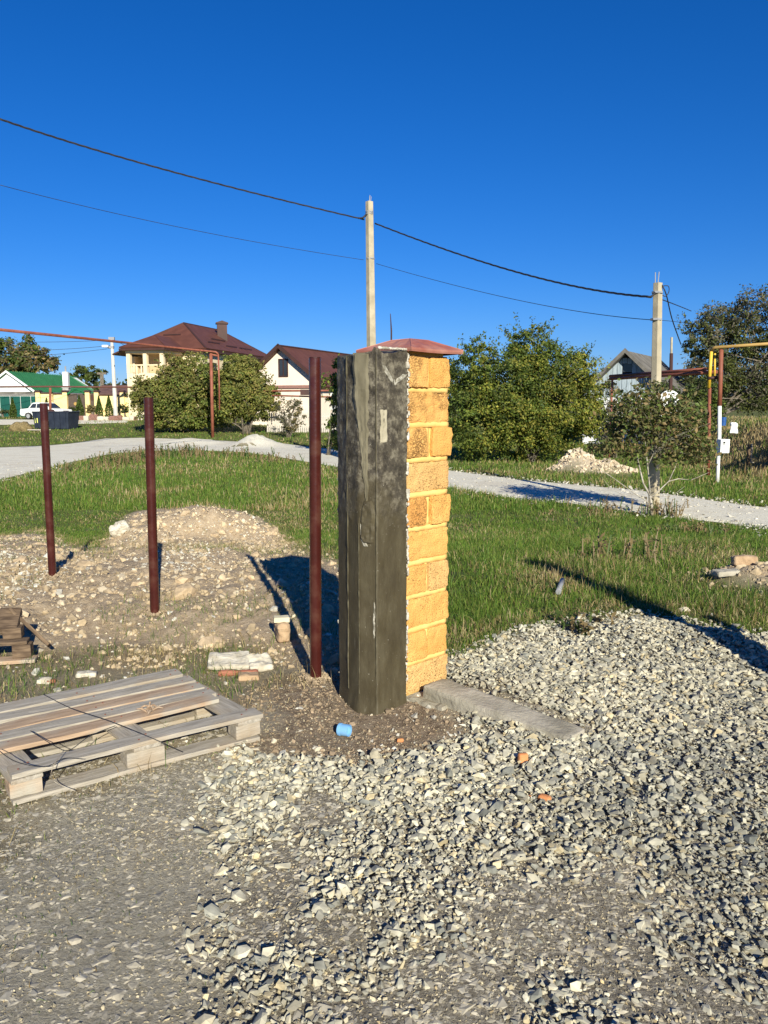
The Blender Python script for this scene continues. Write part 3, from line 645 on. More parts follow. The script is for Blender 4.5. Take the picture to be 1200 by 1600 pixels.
slab(136, 1057, (.12,.06,.03), R(5), 'long white stone in the grass behind the far corner of the pallet', M_slab, 56, 'white_stone', 'stone', amp=.01, cuts=5)
# blue pipe cap
x, y, z = gh(538, 1150); cp = Vector((x, y, z + .031)); ax = Vector((.88, -.42, .05)).normalized()
cupo = thing('plastic_plug', (x, y, z), 'pale blue plastic pipe plug lying on its side on the brown soil', 'pipe plug')
prof = [(-.034, .030), (-.034, .036), (.034, .038), (.036, .036), (.036, .0), ]
mb = MB(); n = 24; a_ = ax.orthogonal().normalized(); b3 = ax.cross(a_); vs = []
ringp = [(-.032, .033), (-.034, .0365), (.020, .0365), (.020, .039), (.034, .039), (.034, .0345), (-.03, .033)]
ringp = [(d * .8, r_ * .8) for d, r_ in ringp]
for (d, r_) in ringp: vs += [cp + ax * -d + (a_ * math.cos(2 * math.pi * k / n) + b3 * math.sin(2 * math.pi * k / n)) * r_ for k in range(n)]
fs = [(i * n + k, i * n + (k + 1) % n, (i + 1) * n + (k + 1) % n, (i + 1) * n + k) for i in range(len(ringp) - 1) for k in range(n)]
mb.add(vs, fs).build('shell', M_blue, cupo, smooth=False)
MB().tube([cp + ax * .005, cp + ax * .009], .027, 24).build('inner_wall', M_blue, cupo)
# grey pipe offcut in the grass
x, y, z = gh(872, 932); q = Vector((x, y, z + .035)); placed('pipe_offcut', MB().tube([q, q + Vector((.10, .30, .03))], .022, 12), 'short grey plastic pipe offcut lying in the grass', 'pipe', M_grey, True)
# ---------------------------------------------------------------- scattered stones, clods and grit
def rock_shape(seed, flat=.5, npt=11):
    r_ = random.Random(seed); bm = bmesh.new()
    for i in range(npt):
        v = Vector((r_.gauss(0, 1), r_.gauss(0, 1), r_.gauss(0, 1))).normalized(); bm.verts.new((v.x * r_.uniform(.8, 1.2), v.y * r_.uniform(.5, .9), v.z * flat))
    bmesh.ops.convex_hull(bm, input=bm.verts[:]); bmesh.ops.triangulate(bm, faces=bm.faces[:])
    for v in [v for v in bm.verts if not v.link_faces]: bm.verts.remove(v)
    bm.verts.index_update(); V = np.array([v.co[:] for v in bm.verts]); Fq = np.array([[v.index for v in f.verts] for f in bm.faces]); bm.free(); return V, Fq
def rots(n, tilt, r):
    az = r.uniform(0, 2 * np.pi, n); tx = r.normal(0, tilt, n); ty = r.normal(0, tilt, n); ca, sa, cx, sx, cy, sy = np.cos(az), np.sin(az), np.cos(tx), np.sin(tx), np.cos(ty), np.sin(ty)
    Rz = np.zeros((n, 3, 3)); Rz[:, 0, 0] = ca; Rz[:, 0, 1] = -sa; Rz[:, 1, 0] = sa; Rz[:, 1, 1] = ca; Rz[:, 2, 2] = 1
    Rx = np.zeros((n, 3, 3)); Rx[:, 0, 0] = 1; Rx[:, 1, 1] = cx; Rx[:, 1, 2] = -sx; Rx[:, 2, 1] = sx; Rx[:, 2, 2] = cx
    Ry = np.zeros((n, 3, 3)); Ry[:, 1, 1] = 1; Ry[:, 0, 0] = cy; Ry[:, 0, 2] = sy; Ry[:, 2, 0] = -sy; Ry[:, 2, 2] = cy
    return Rx @ Ry @ Rz
def scatter(name, m, x, y, size, shapes, cols, tilt, sink, r, zl=None, label=None):
    z = height(x, y); n = len(x); Vs = []; Fs = []; Cs = []; b = 0; pick = r.integers(0, len(shapes), n); Rm = rots(n, tilt, r)
    for k, (V, Fq) in enumerate(shapes):
        s = np.where(pick == k)[0]
        if len(s) == 0: continue
        W = np.einsum('nij,vj->nvi', Rm[s], V) * size[s][:, None, None]
        W[:, :, 0] += x[s][:, None]; W[:, :, 1] += y[s][:, None]; W[:, :, 2] += (z[s] + size[s] * sink + (zl[s] if zl is not None else 0))[:, None]
        nv = len(V); Vs.append(W.reshape(-1, 3)); Fs.append((Fq[None] + (b + np.arange(len(s)) * nv)[:, None, None]).reshape(-1, 3)); b += nv * len(s)
        Cs.append(np.repeat(cols[s], nv, 0))
    o = np_mesh(name, np.concatenate(Vs), np.concatenate(Fs), m, cols=np.concatenate(Cs)); return tag(o, kind='stuff', label=label)
def stonecols(n, r, warm=0.0):
    pal = np.array([(.58,.56,.455),(.50,.48,.385),(.38,.375,.32),(.30,.305,.27),(.22,.23,.21),(.54,.47,.31),(.44,.41,.315)])
    pr = np.array([.22,.24,.2,.13,.07,.06,.08]); c = pal[r.choice(len(pal), n, p=pr / pr.sum())] * r.uniform(.82, 1.15, (n, 1)) * (1 + warm * np.array([.06, 0, -.08])); return np.clip(c * np.array([1.08, 1.045, .985]), .03, .85)
def cand(n, x0, x1, y0, y1, r, yb=1.0):
    # equal chance per screen row rather than per square metre when yb > 0
    t = r.uniform(0, 1, n); y = 1 / (1 / y0 + (1 / y1 - 1 / y0) * t) if yb else y0 + (y1 - y0) * t
    x = r.uniform(-1, 1, n) * (.56 * y + .45); return x, y
SH = [rock_shape(i, .28 + .4 * ((i * 7) % 10) / 10, 9 + i % 5) for i in range(26)]
SHL = [rock_shape(200 + i, .5, 7) for i in range(10)]
r = np.random.default_rng(11)
# bare patches inside the gravel
DP = [(*gb(880,1440),.42,.30),(*gb(720,1570),.22,.22),(*gb(1010,1545),.32,.22),(*gb(495,1270),.10,.16),(*gb(430,1400),.12,.3),(*gb(1150,1590),.25,.08),(*gb(650,1600),.3,.1),(*gb(530,1480),.12,.1)]
def dirt(x, y):
    d = 0
    for cx, cy, rx, ry in DP: d = np.maximum(d, np.exp(-(((x - cx) / rx) ** 2 + ((y - cy) / ry) ** 2)))
    return np.clip(d * 1.15 - .1 + .55 * fbm(x, y, 3.5, 3), 0, 1)
x = r.uniform(-1.6, 3.9, 260000); y = r.uniform(1.55, 6.6, 260000)
k = np.abs(x) < .56 * y + .4; x, y = x[k], y[k]
sd_ = sdist(GRAV, x, y) + .10 * fbm(x, y, 3.5, 3); D = dirt(x, y)
kerbside = (x - k0.x) * kd.y - (y - k0.y) * kd.x; along = (x - k0.x) * kd.x + (y - k0.y) * kd.y
dens = np.clip(.5 + sd_ * 3.4, 0, 1) * np.where((np.abs(along - .4) < .5) & (kerbside < -.08) & (kerbside > -.22), .15, 1) * np.clip(1.05 - 1.2 * D, .06, 1)
k = (sd_ > -.2) & (sdist(SOIL, x, y) < .03) & (sdist(YARD, x, y) > -.08) & (r.uniform(0, 1, len(x)) < dens * .58); x, y = x[k], y[k]
kx = ~((np.abs((x - .12) * .707 + (y - 4.37) * .707) < .2) & (np.abs(-(x - .12) * .707 + (y - 4.37) * .707) < .3))
kk = (((x - k0.x) * kd.x + (y - k0.y) * kd.y) > -.1) & (((x - k0.x) * kd.x + (y - k0.y) * kd.y) < Lk - .05) & (np.abs((x - k0.x) * kd.y - (y - k0.y) * kd.x) < .09)
k = kx & ~kk; x, y = x[k], y[k]
size = np.clip(np.exp(r.normal(math.log(.0118), .45, len(x))), .004, .037) * (1 + .25 * fbm(x, y, 1.2, 2)) * (1 - .16 * sstep(3.2, 2.0, y))
lift = r.uniform(0, .02, len(x)) * np.clip(1.1 - dirt(x, y) * 1.5, 0, 1)
gc = stonecols(len(x), r, .3) * (1 - .2 * sstep(.3, -.5, fbm(x, y, .7, 2)))[:, None]
right_grey = sstep(.5, 1.2, x)[:, None]; gc = gc * (1 - .13 * right_grey * np.array([1.0, .85, .6]) * (y < 3.6)[:, None])
scatter('gravel', M_stone, x, y, size, SH, gc, .34, .1, r, lift, 'pale and grey crushed gravel heaped over the yard'); print('gravel', len(x))
# fine grit between the stones and over the packed ground
x = r.uniform(-2.2, 3.0, 260000); y = r.uniform(1.5, 5.2, 260000); k = np.abs(x) < .56 * y + .3; x, y = x[k], y[k]
yd = sdist(YARD, x, y); gg = sdist(GRAV, x, y); near = np.clip(1.5 - (y - 1.5) * .3, .3, 1)
pr = np.where(gg > 0, .42, .10 + .22 * np.clip(fbm(x, y, 2.2, 3) + .2, 0, 1) + .2 * np.clip(1 + gg * 3, 0, 1)) * near * (yd > -.05)
k = r.uniform(0, 1, len(x)) < pr; x, y = x[k], y[k]
sz = np.clip(np.exp(r.normal(math.log(.0042), .4, len(x))), .002, .012)
g1 = stonecols(len(x), r, .8) * np.array([.84, .80, .74])
scatter('grit', M_stone, x, y, sz, SHL[:5], g1, .4, .2, r, label='fine grit between the stones on packed ground'); print('grit', len(x))
# pebbles half sunk in the packed ground at the left
x = r.uniform(-2.0, 2.4, 60000); y = r.uniform(1.5, 4.1, 60000); k = (sdist(YARD, x, y) > 0) & (sdist(SOIL, x, y) < -.03) & (np.abs(x) < .56 * y + .3) & (r.uniform(0, 1, 60000) < .45 + .4 * fbm(x, y, 2, 3)); x, y = x[k], y[k]
sz = np.clip(np.exp(r.normal(math.log(.0125), .5, len(x))), .005, .036); pbc = np.array([(.42,.37,.28),(.37,.33,.255),(.47,.42,.325),(.33,.30,.245)])[r.integers(0, 4, len(x))] * r.uniform(.85, 1.12, (len(x), 1)); print('pebbles', len(x)); scatter('pebbles', M_stone, x, y, sz, [rock_shape(500 + i, .32, 12) for i in range(12)], pbc, .13, -.16, r, label='pebbles half sunk in the packed ground')
# clay clods and white chips over the dug area
def inz(n, poly_, x0, x1, y0, y1, dens, r):
    x = r.uniform(x0, x1, n); y = r.uniform(y0, y1, n); k = (dens(x, y) > r.uniform(0, 1, n)) & (np.abs(x) < .56 * y + .5); return x[k], y[k]
dn = lambda x, y: np.clip(.5 + 4 * np.maximum(sdist(TAN, x, y), np.where((x < .3) & (y > 4.7), sdist(YARD, x, y), -1)), 0, 1) * np.clip(.4 + fbm(x, y, 2, 3), .08, 1) + 1.0 * np.clip(bumps(PILE, x, y) * 9, 0, 1) + np.clip(bumps(PILE2, x, y) * 9, 0, 1)
x, y = inz(110000, TAN, -8, 4.2, 4.3, 16, dn, r)
sz = np.clip(np.exp(r.normal(math.log(.0115), .6, len(x))), .005, .06)
pc = np.array([(.47,.355,.22),(.43,.32,.19),(.53,.425,.285),(.40,.30,.18)])[r.integers(0, 4, len(x))] * r.uniform(.85, 1.15, (len(x), 1)); pc = pc * (1 + .35 * np.clip(bumps(PILE, x, y) * 5, 0, 1))[:, None] * np.array([1, 1.03, 1.08])
scatter('clay_clods', M_clod, x, y, sz, [rock_shape(400 + i, .75, 14) for i in range(12)], pc, .6, .1, r, label='crumbled tan clay clods around the posts'); print('clods', len(x))
x, y = inz(2600, TAN, -8, 4.2, 4.7, 16, lambda x, y: .55 * (np.maximum(sdist(TAN, x, y), np.where((x < .3) & (y > 4.7), sdist(YARD, x, y), -1)) > .1) * np.clip(.3 + 1.5 * fbm(x, y, 1.5, 2), 0, 1) + .8 * (bumps(PILE, x, y) > .04), r)
sz = np.clip(np.exp(r.normal(math.log(.06), .45, len(x))), .03, .15); scatter('large_clods', M_clod, x, y, sz, [rock_shape(480 + i, .6, 22) for i in range(10)], np.array([(.50,.375,.235)]) * r.uniform(.85, 1.2, (len(x), 1)), .35, -.12, r, label='large half-buried lumps of tan clay')
dn = lambda x, y: .9 * np.clip(.5 + 3 * np.maximum(sdist(WHT, x, y), sdist(WHT2, x, y)), 0, 1) + .07 * (sdist(TAN, x, y) > 0) + .05 * (sdist(SOIL, x, y) > -.1) + .05 * (sdist(DRYP, x, y) > 0) + .45 * (bumps(PILE, x, y) > .05) + .22 * np.exp(-(((x - 3.6) / .9) ** 2 + ((y - 10.9) / .5) ** 2)) + .3 * np.exp(-((sdist(GRAV, x, y) + .05) / .12) ** 2)
x, y = inz(120000, WHT, -8, 6.5, 2.8, 16, dn, r)
sz = np.clip(np.exp(r.normal(math.log(.014), .45, len(x))), .005, .05)
wc = np.array([(.66,.62,.52),(.54,.5,.42),(.6,.52,.38)])[r.integers(0, 3, len(x))] * r.uniform(.8, 1.12, (len(x), 1))
scatter('white_chips', M_stone, x, y, sz, SH, wc, .45, .1, r, label='white limestone chips strewn over clay and soil'); print('chips', len(x))
x = r.uniform(-1.4, .9, 16000); y = r.uniform(3.2, 4.6, 16000); k = (sdist(SOIL, x, y) > -.08) & (r.uniform(0, 1, 16000) < .45 + .6 * fbm(x, y, 3, 3)); x, y = x[k], y[k]
sz = np.clip(np.exp(r.normal(math.log(.006), .55, len(x))), .002, .028); scatter('soil_crumbs', M_clod, x, y, sz, [rock_shape(430 + i, .7, 10) for i in range(6)], np.array([(.27,.20,.13)]) * r.uniform(.75, 1.35, (len(x), 1)), .5, .1, r, label='brown soil crumbs round the pillar foot')
x = r.uniform(3, 9, 16000); y = r.uniform(17, 26, 16000); k = bumps(SAND, x, y) > .1; x, y = x[k], y[k]
sz = np.clip(np.exp(r.normal(math.log(.035), .6, len(x))), .012, .16); scatter('sand_clods', M_clod, x, y, sz, [rock_shape(460 + i, .7, 10) for i in range(6)], np.array([(.66,.54,.38)]) * r.uniform(.75, 1.2, (len(x), 1)), .5, .1, r, label='pale clods on the sand heap beyond the road')
for px_, py_ in ((gh(493,1062)[:2]), (gh(241.5,958)[:2]), (gh(82,902)[:2])):
    a = r.uniform(0, 6.28, 240); q = .035 + np.abs(r.normal(0, .045, 240)); x = px_ + np.cos(a) * q; y = py_ + np.sin(a) * q
    scatter('base_crumbs', M_clod, x, y, r.uniform(.004, .016, 240) * (1.2 - np.clip(q * 5, 0, .7)), [rock_shape(470 + i, .8, 10) for i in range(4)], np.array([(.42,.32,.21)]) * r.uniform(.7, 1.2, (240, 1)), .5, .25, r, np.clip(.02 - q * .15, 0, .02), 'soil crumbs packed round the foot of a red post')
# loose stones on the road and rubble along its edges
x = r.uniform(-14, 16, 60000); y = r.uniform(10.5, 30, 60000); q = sdist(ROADP, x, y); k = (r.uniform(0, 1, len(x)) < np.clip(.9 * np.exp(-((q) / .35) ** 2) + .30 * (q > 0), 0, 1) * np.clip(1.6 - y / 20, .12, 1)); x, y = x[k], y[k]
sz = np.clip(np.exp(r.normal(math.log(.026), .5, len(x))), .01, .09) ; zc = np.full(len(x), .03)
scatter('road_stones', M_stone, x, y, sz, SHL, np.array([(.60,.56,.47)]) * r.uniform(.7, 1.1, (len(x), 1)), .4, .1, r, zc, 'loose pale stones on and beside the gravel road'); print('roadstones', len(x))

# ---------------------------------------------------------------- grass
def blades(name, x, y, h, wd, cols, r, lean=.45, label=None, z=None, seg=2):
    n = len(x); z = height(x, y) if z is None else z; az = r.uniform(0, 2 * np.pi, n); la = r.uniform(0, 2 * np.pi, n); ln = np.abs(r.normal(0, lean, n)) * h
    dxb, dyb = np.cos(az) * wd / 2, np.sin(az) * wd / 2; lx, ly = np.cos(la) * ln, np.sin(la) * ln
    b = np.stack([x, y, z - .01], 1); d = np.stack([dxb, dyb, 0 * x], 1); l = np.stack([lx, ly, 0 * x], 1); up = np.stack([0 * x, 0 * x, h], 1)
    p0, p1 = b - d, b + d; p2, p3 = b + l * .28 + up * .55 - d * .75, b + l * .28 + up * .55 + d * .75; p4 = b + l + up * (1 - .35 * (ln / h) ** 2)[:, None]
    V = np.stack([p0, p1, p3, p2, p4], 1).reshape(-1, 3); B = (np.arange(n) * 5)[:, None, None]
    Fq = (np.array([[0, 1, 2], [0, 2, 3], [3, 2, 4]])[None] + B).reshape(-1, 3)
    sh = np.array([.75, .75, .95, .95, 1.1])[None, :, None]; C = (cols[:, None, :] * np.ones((1, 5, 1))).reshape(-1, 3)
    return tag(np_mesh(name, V, Fq, M_blade, cols=C), kind='stuff', label=label)
def gcols(n, r, dry=.15, dark=1.0):
    g = np.array([(.12,.205,.026),(.09,.175,.022),(.165,.24,.034),(.065,.13,.02),(.20,.23,.05)])[r.integers(0, 5, n)] * r.uniform(.8, 1.25, (n, 1)) * dark
    s = np.array([(.44,.34,.16),(.36,.25,.11),(.52,.42,.23)])[r.integers(0, 3, n)] * r.uniform(.8, 1.15, (n, 1))
    return np.where((r.uniform(0, 1, n) < dry)[:, None], s, g)
r = np.random.default_rng(21)
x, y = cand(330000, 0, 0, 4.3, 17.3, r); x2, y2 = cand(150000, 0, 0, 10.0, 17.3, r); x, y = np.concatenate([x, x2]), np.concatenate([y, y2]); k = (sdist(YARD, x, y) + .12 * fbm(x, y, 4, 3) < -.02) & (sdist(ROADP, x, y) + .25 * fbm(x, y, 2, 3) < .0)
k &= (bumps(PILE, x, y) < .05) & (bumps(PILE2, x, y) < .04); x, y = x[k], y[k]
k = r.uniform(0, 1, len(x)) < np.clip(.75 + .8 * fbm(x + 4, y, 1.1, 3), .25, 1); x, y = x[k], y[k]
dry = np.clip(.03 + .7 * fbm(x, y + 8, .8, 3), .02, .5) + .4 * np.exp(-((sdist(YARD, x, y) + .2) / .13) ** 2) * (x > .3) + .4 * np.exp(-(((x + 2.3) / 1.4) ** 2 + ((y - 15.5) / 2.2) ** 2)) + .6 * np.exp(-(((x - 1.45) / .35) ** 2 + ((y - 6.7) / .5) ** 2))
h = np.clip(.045 + .06 * fbm(x, y, 1.4, 3) + .032 * r.gamma(1.3, .8, len(x)) , .02, .2) * (.58 + .28 * sstep(0, .8, x)); h = h * np.where(sdist(YARD, x, y) > -.25, .7, 1)
wd = np.clip(.0038 + .0007 * (y - 4), .004, .02) * r.uniform(.7, 1.2, len(x))
blades('grass', x, y, h, wd, gcols(len(x), r, dry), r, .75, label='uneven green grass between the yard and the gravel road'); print('grass', len(x))
# patches of short and dry grass in the yard
gA = gb(345, 868)
dn = lambda x, y: .8 * np.clip(sdist(DRYP, x, y) * 5, 0, 1) * np.clip(.55 + 1.6 * fbm(x + 2, y, 3, 3), 0, 1) + .30 * (bumps(PILE, x, y) < .1) * (sdist(YARD, x, y) > -.1) * (y > 4.6) * (x < .2) * (fbm(x + 5, y, 1.6, 3) > .18) + 1.0 * np.exp(-(((x - gA[0]) / .9) ** 2 + ((y - gA[1]) / .3) ** 2)) * (bumps(PILE, x, y) < .22) + .6 * (y > 5) * (x < .1) * np.exp(-((sdist(YARD, x, y) + .0) / .13) ** 2) + .8 * np.exp(-((sdist(SOIL, x, y)) / .12) ** 2) * (x < .1) * (y > 4) * .4
x, y = inz(300000, DRYP, -7, 1, 2.2, 14.5, dn, r)
k = ~(sdist(np.array([(PO + dx_ * a + dy_ * b_)[:2] for a, b_ in ((-.0, -.0), (PL, 0), (PL, PD), (0, PD))]), x, y) > 0) | (r.uniform(0, 1, len(x)) < .25); x, y = x[k], y[k]
h = np.clip(.02 + .035 * r.gamma(1.2, .8, len(x)), .012, .12); blades('dry_grass', x, y, h, r.uniform(.0025, .0045, len(x)), gcols(len(x), r, np.clip(.55 + fbm(x, y, 2, 2), .2, .95)), r, .9, 'short dry and green grass around the pallets'); print('dry', len(x))
# thin weeds flecked across the packed ground
dn = lambda x, y: np.clip(.04 + .55 * sstep(-.7, -1.25, x - .1 * (y - 2)) + .8 * np.clip(fbm(x, y, 2.2, 3) - .12, 0, 1), 0, 1) * (sdist(GRAV, x, y) < 0) * (sdist(YARD, x, y) > 0) * .8
x, y = inz(36000, GRAV, -2.2, 0, 1.5, 3.4, dn, r); h = np.clip(.006 + .010 * r.gamma(1.2, .8, len(x)), .005, .035)
blades('sparse_weeds', x, y, h, r.uniform(.002, .0035, len(x)), gcols(len(x), r, .55) * .8, r, 1.2, 'sparse tiny weeds on the packed ground'); print('weeds', len(x))
# straw litter at the gravel edge right of the pillar
x = r.uniform(.45, 2.1, 5200); y = r.uniform(4.3, 6.8, 5200); k = r.uniform(0, 1, 5200) < np.exp(-((sdist(YARD, x, y) + .03) / .13) ** 2) * np.clip(.3 + 1.8 * fbm(x, y, 1.7, 2), 0, 1); x, y = x[k], y[k]
blades('straw', x, y, r.uniform(.01, .06, len(x)), np.full(len(x), .004), gcols(len(x), r, 1.0), r, 2.2, 'dry straw along the edge between gravel and grass')
# far grass
x, y = cand(230000, 0, 0, 16.5, 78, r); k = (sdist(ROADP, x, y) + .3 * fbm(x, y, 1, 3) < 0) & (bumps(SAND, x, y) < .1) & (bumps(SAND2, x, y) < .1); x, y = x[k], y[k]
k = ~((y > 60) & (y < 78) & (x < -25) & (sdist(poly([(-120,655),(200,657),(200,661),(-120,666)]), x, y) > -1)); x, y = x[k], y[k]
bank = np.clip(1.4 * sstep(8.5, 12.5, x - .25 * (y - 24)) * sstep(20, 24, y), 0, 1)
h = np.clip(.04 + .055 * r.gamma(1.3, .7, len(x)) + .04 * fbm(x, y, .6, 3), .02, .4) * (1 + .45 * bank)
dry = np.clip(.15 + .6 * fbm(x, y, .5, 3) + .65 * bank, .03, .92)
blades('far_grass', x, y, h, np.clip(.0009 * y, .015, .06) * r.uniform(.7, 1.2, len(x)), gcols(len(x), r, dry), r, label='rough grass and dry bank beyond the road'); print('far', len(x))
# tall weeds with seed heads at the left road edge
r2 = random.Random(5); wv = MB()
def weed(name, u, v, n, hh, sp, label, green=.4, group='tall weeds along the road edge'):
    x0, y0, z0 = gh(u, v); V = []; Fq = []; C = []
    for i in range(n):
        bx, by = x0 + r2.gauss(0, sp), y0 + r2.gauss(0, sp); H_ = hh * r2.uniform(.5, 1.1); lx, ly = r2.gauss(0, .22) * H_, r2.gauss(0, .22) * H_
        col = (.22, .16, .08) if r2.random() > green else (.08, .12, .03); bz_ = float(height(bx, by)); wq = .006 + .0006 * y0
        for (s0, s1) in ((0, 1),):
            b_ = len(V); V += [(bx - wq, by, bz_), (bx + wq, by, bz_), (bx + lx + wq * .4, by + ly, bz_ + H_), (bx + lx - wq * .4, by + ly, bz_ + H_)]; Fq.append((b_, b_ + 1, b_ + 2, b_ + 3)); C += [col] * 4
        for k in range(7):
            t = r2.uniform(.3, 1); cx_, cy_, cz_ = bx + lx * t, by + ly * t, bz_ + H_ * t; s = r2.uniform(.015, .035) * (1 + y0 * .02); a = r2.uniform(0, 6.28); e = r2.uniform(-.3, .9)
            d = Vector((math.cos(a), math.sin(a), e)) * s * 2; o_ = Vector((-math.sin(a), math.cos(a), .2)) * s * .5; c0 = Vector((cx_, cy_, cz_)); b_ = len(V)
            V += [c0, c0 + d * .5 + o_, c0 + d, c0 + d * .5 - o_]; Fq.append((b_, b_ + 1, b_ + 2, b_ + 3)); C += [(col[0] * 1.1, col[1] * 1.1, col[2])] * 4
    return tag(np_mesh(name, V, Fq, M_leaf, cols=np.array(C)), label, kind='stuff')
for (u, v, n, hh, sp) in ((185,725,60,.45,.5),(215,722,50,.5,.4),(260,715,60,.5,.6),(300,712,40,.5,.5),(140,735,30,.35,.5),(360,714,40,.4,.6),(420,722,25,.35,.5)):
    weed('weed_clump', u, v, n, hh, sp, 'dry brownish weed clump along the near edge of the gravel road, left of the pillar')
for (u, v, n, hh, sp, lb) in ((1042,808,34,.34,.2,'dry brown weeds around the foot of the young tree'),(960,800,25,.25,.5,'low weeds on the near road edge left of the young tree'),(1085,832,34,.16,.35,'broad-leaved green weeds among pale stones below the road'),(900,985,14,.10,.1,'dry weed tuft at the gravel edge'),(985,872,26,.3,.25,'thin weed stalks in the grass between pillar and clay pile')):
    weed('weed_clump', u, v, n, hh, sp, lb, .6 if 'green' in lb else .3, None)
# ---------------------------------------------------------------- trees and bushes
def leafcloud(pts, leaf, cols, r, up=.35, out=None):
    n = len(pts); nn = r.normal(0, 1, (n, 3)); nn[:, 2] += up; nn[:, 1] -= .3
    if out is not None: nn += out * 1.1
    nn /= np.linalg.norm(nn, axis=1)[:, None]
    a = r.normal(0, 1, (n, 3)); a -= nn * (a * nn).sum(1)[:, None]; a /= np.linalg.norm(a, axis=1)[:, None]; b = np.cross(nn, a)
    L_ = (leaf * r.uniform(.6, 1.25, n))[:, None]; a = a * L_ * .5; b = b * L_ * .27
    mid = nn * L_ * .08
    V = np.stack([pts - a, pts + b - mid, pts + a, pts - b - mid], 1).reshape(-1, 3)
    Fq = np.arange(n * 4).reshape(n, 4); return V, Fq, np.repeat(cols, 4, 0)
def lcols(n, r, pal, clump=None):
    pal = np.array(pal); c = pal[r.integers(0, len(pal), n)] * r.uniform(.75, 1.25, (n, 1)); return c
GREEN = [(.11,.15,.026),(.08,.12,.022),(.14,.17,.03),(.055,.09,.018)]
YG = [(.17,.20,.03),(.23,.235,.038),(.12,.16,.026),(.30,.27,.05)]
OLV2 = [(.20,.20,.05),(.23,.19,.06),(.15,.17,.04)]
DARK = [(.04,.062,.018),(.055,.075,.022),(.035,.05,.016),(.075,.085,.028)]
OLIVE = [(.16,.145,.055),(.11,.115,.04),(.21,.17,.07),(.085,.08,.035),(.26,.18,.08)]
GREYB = [(.15,.14,.09),(.11,.10,.07),(.19,.165,.11),(.10,.11,.05)]
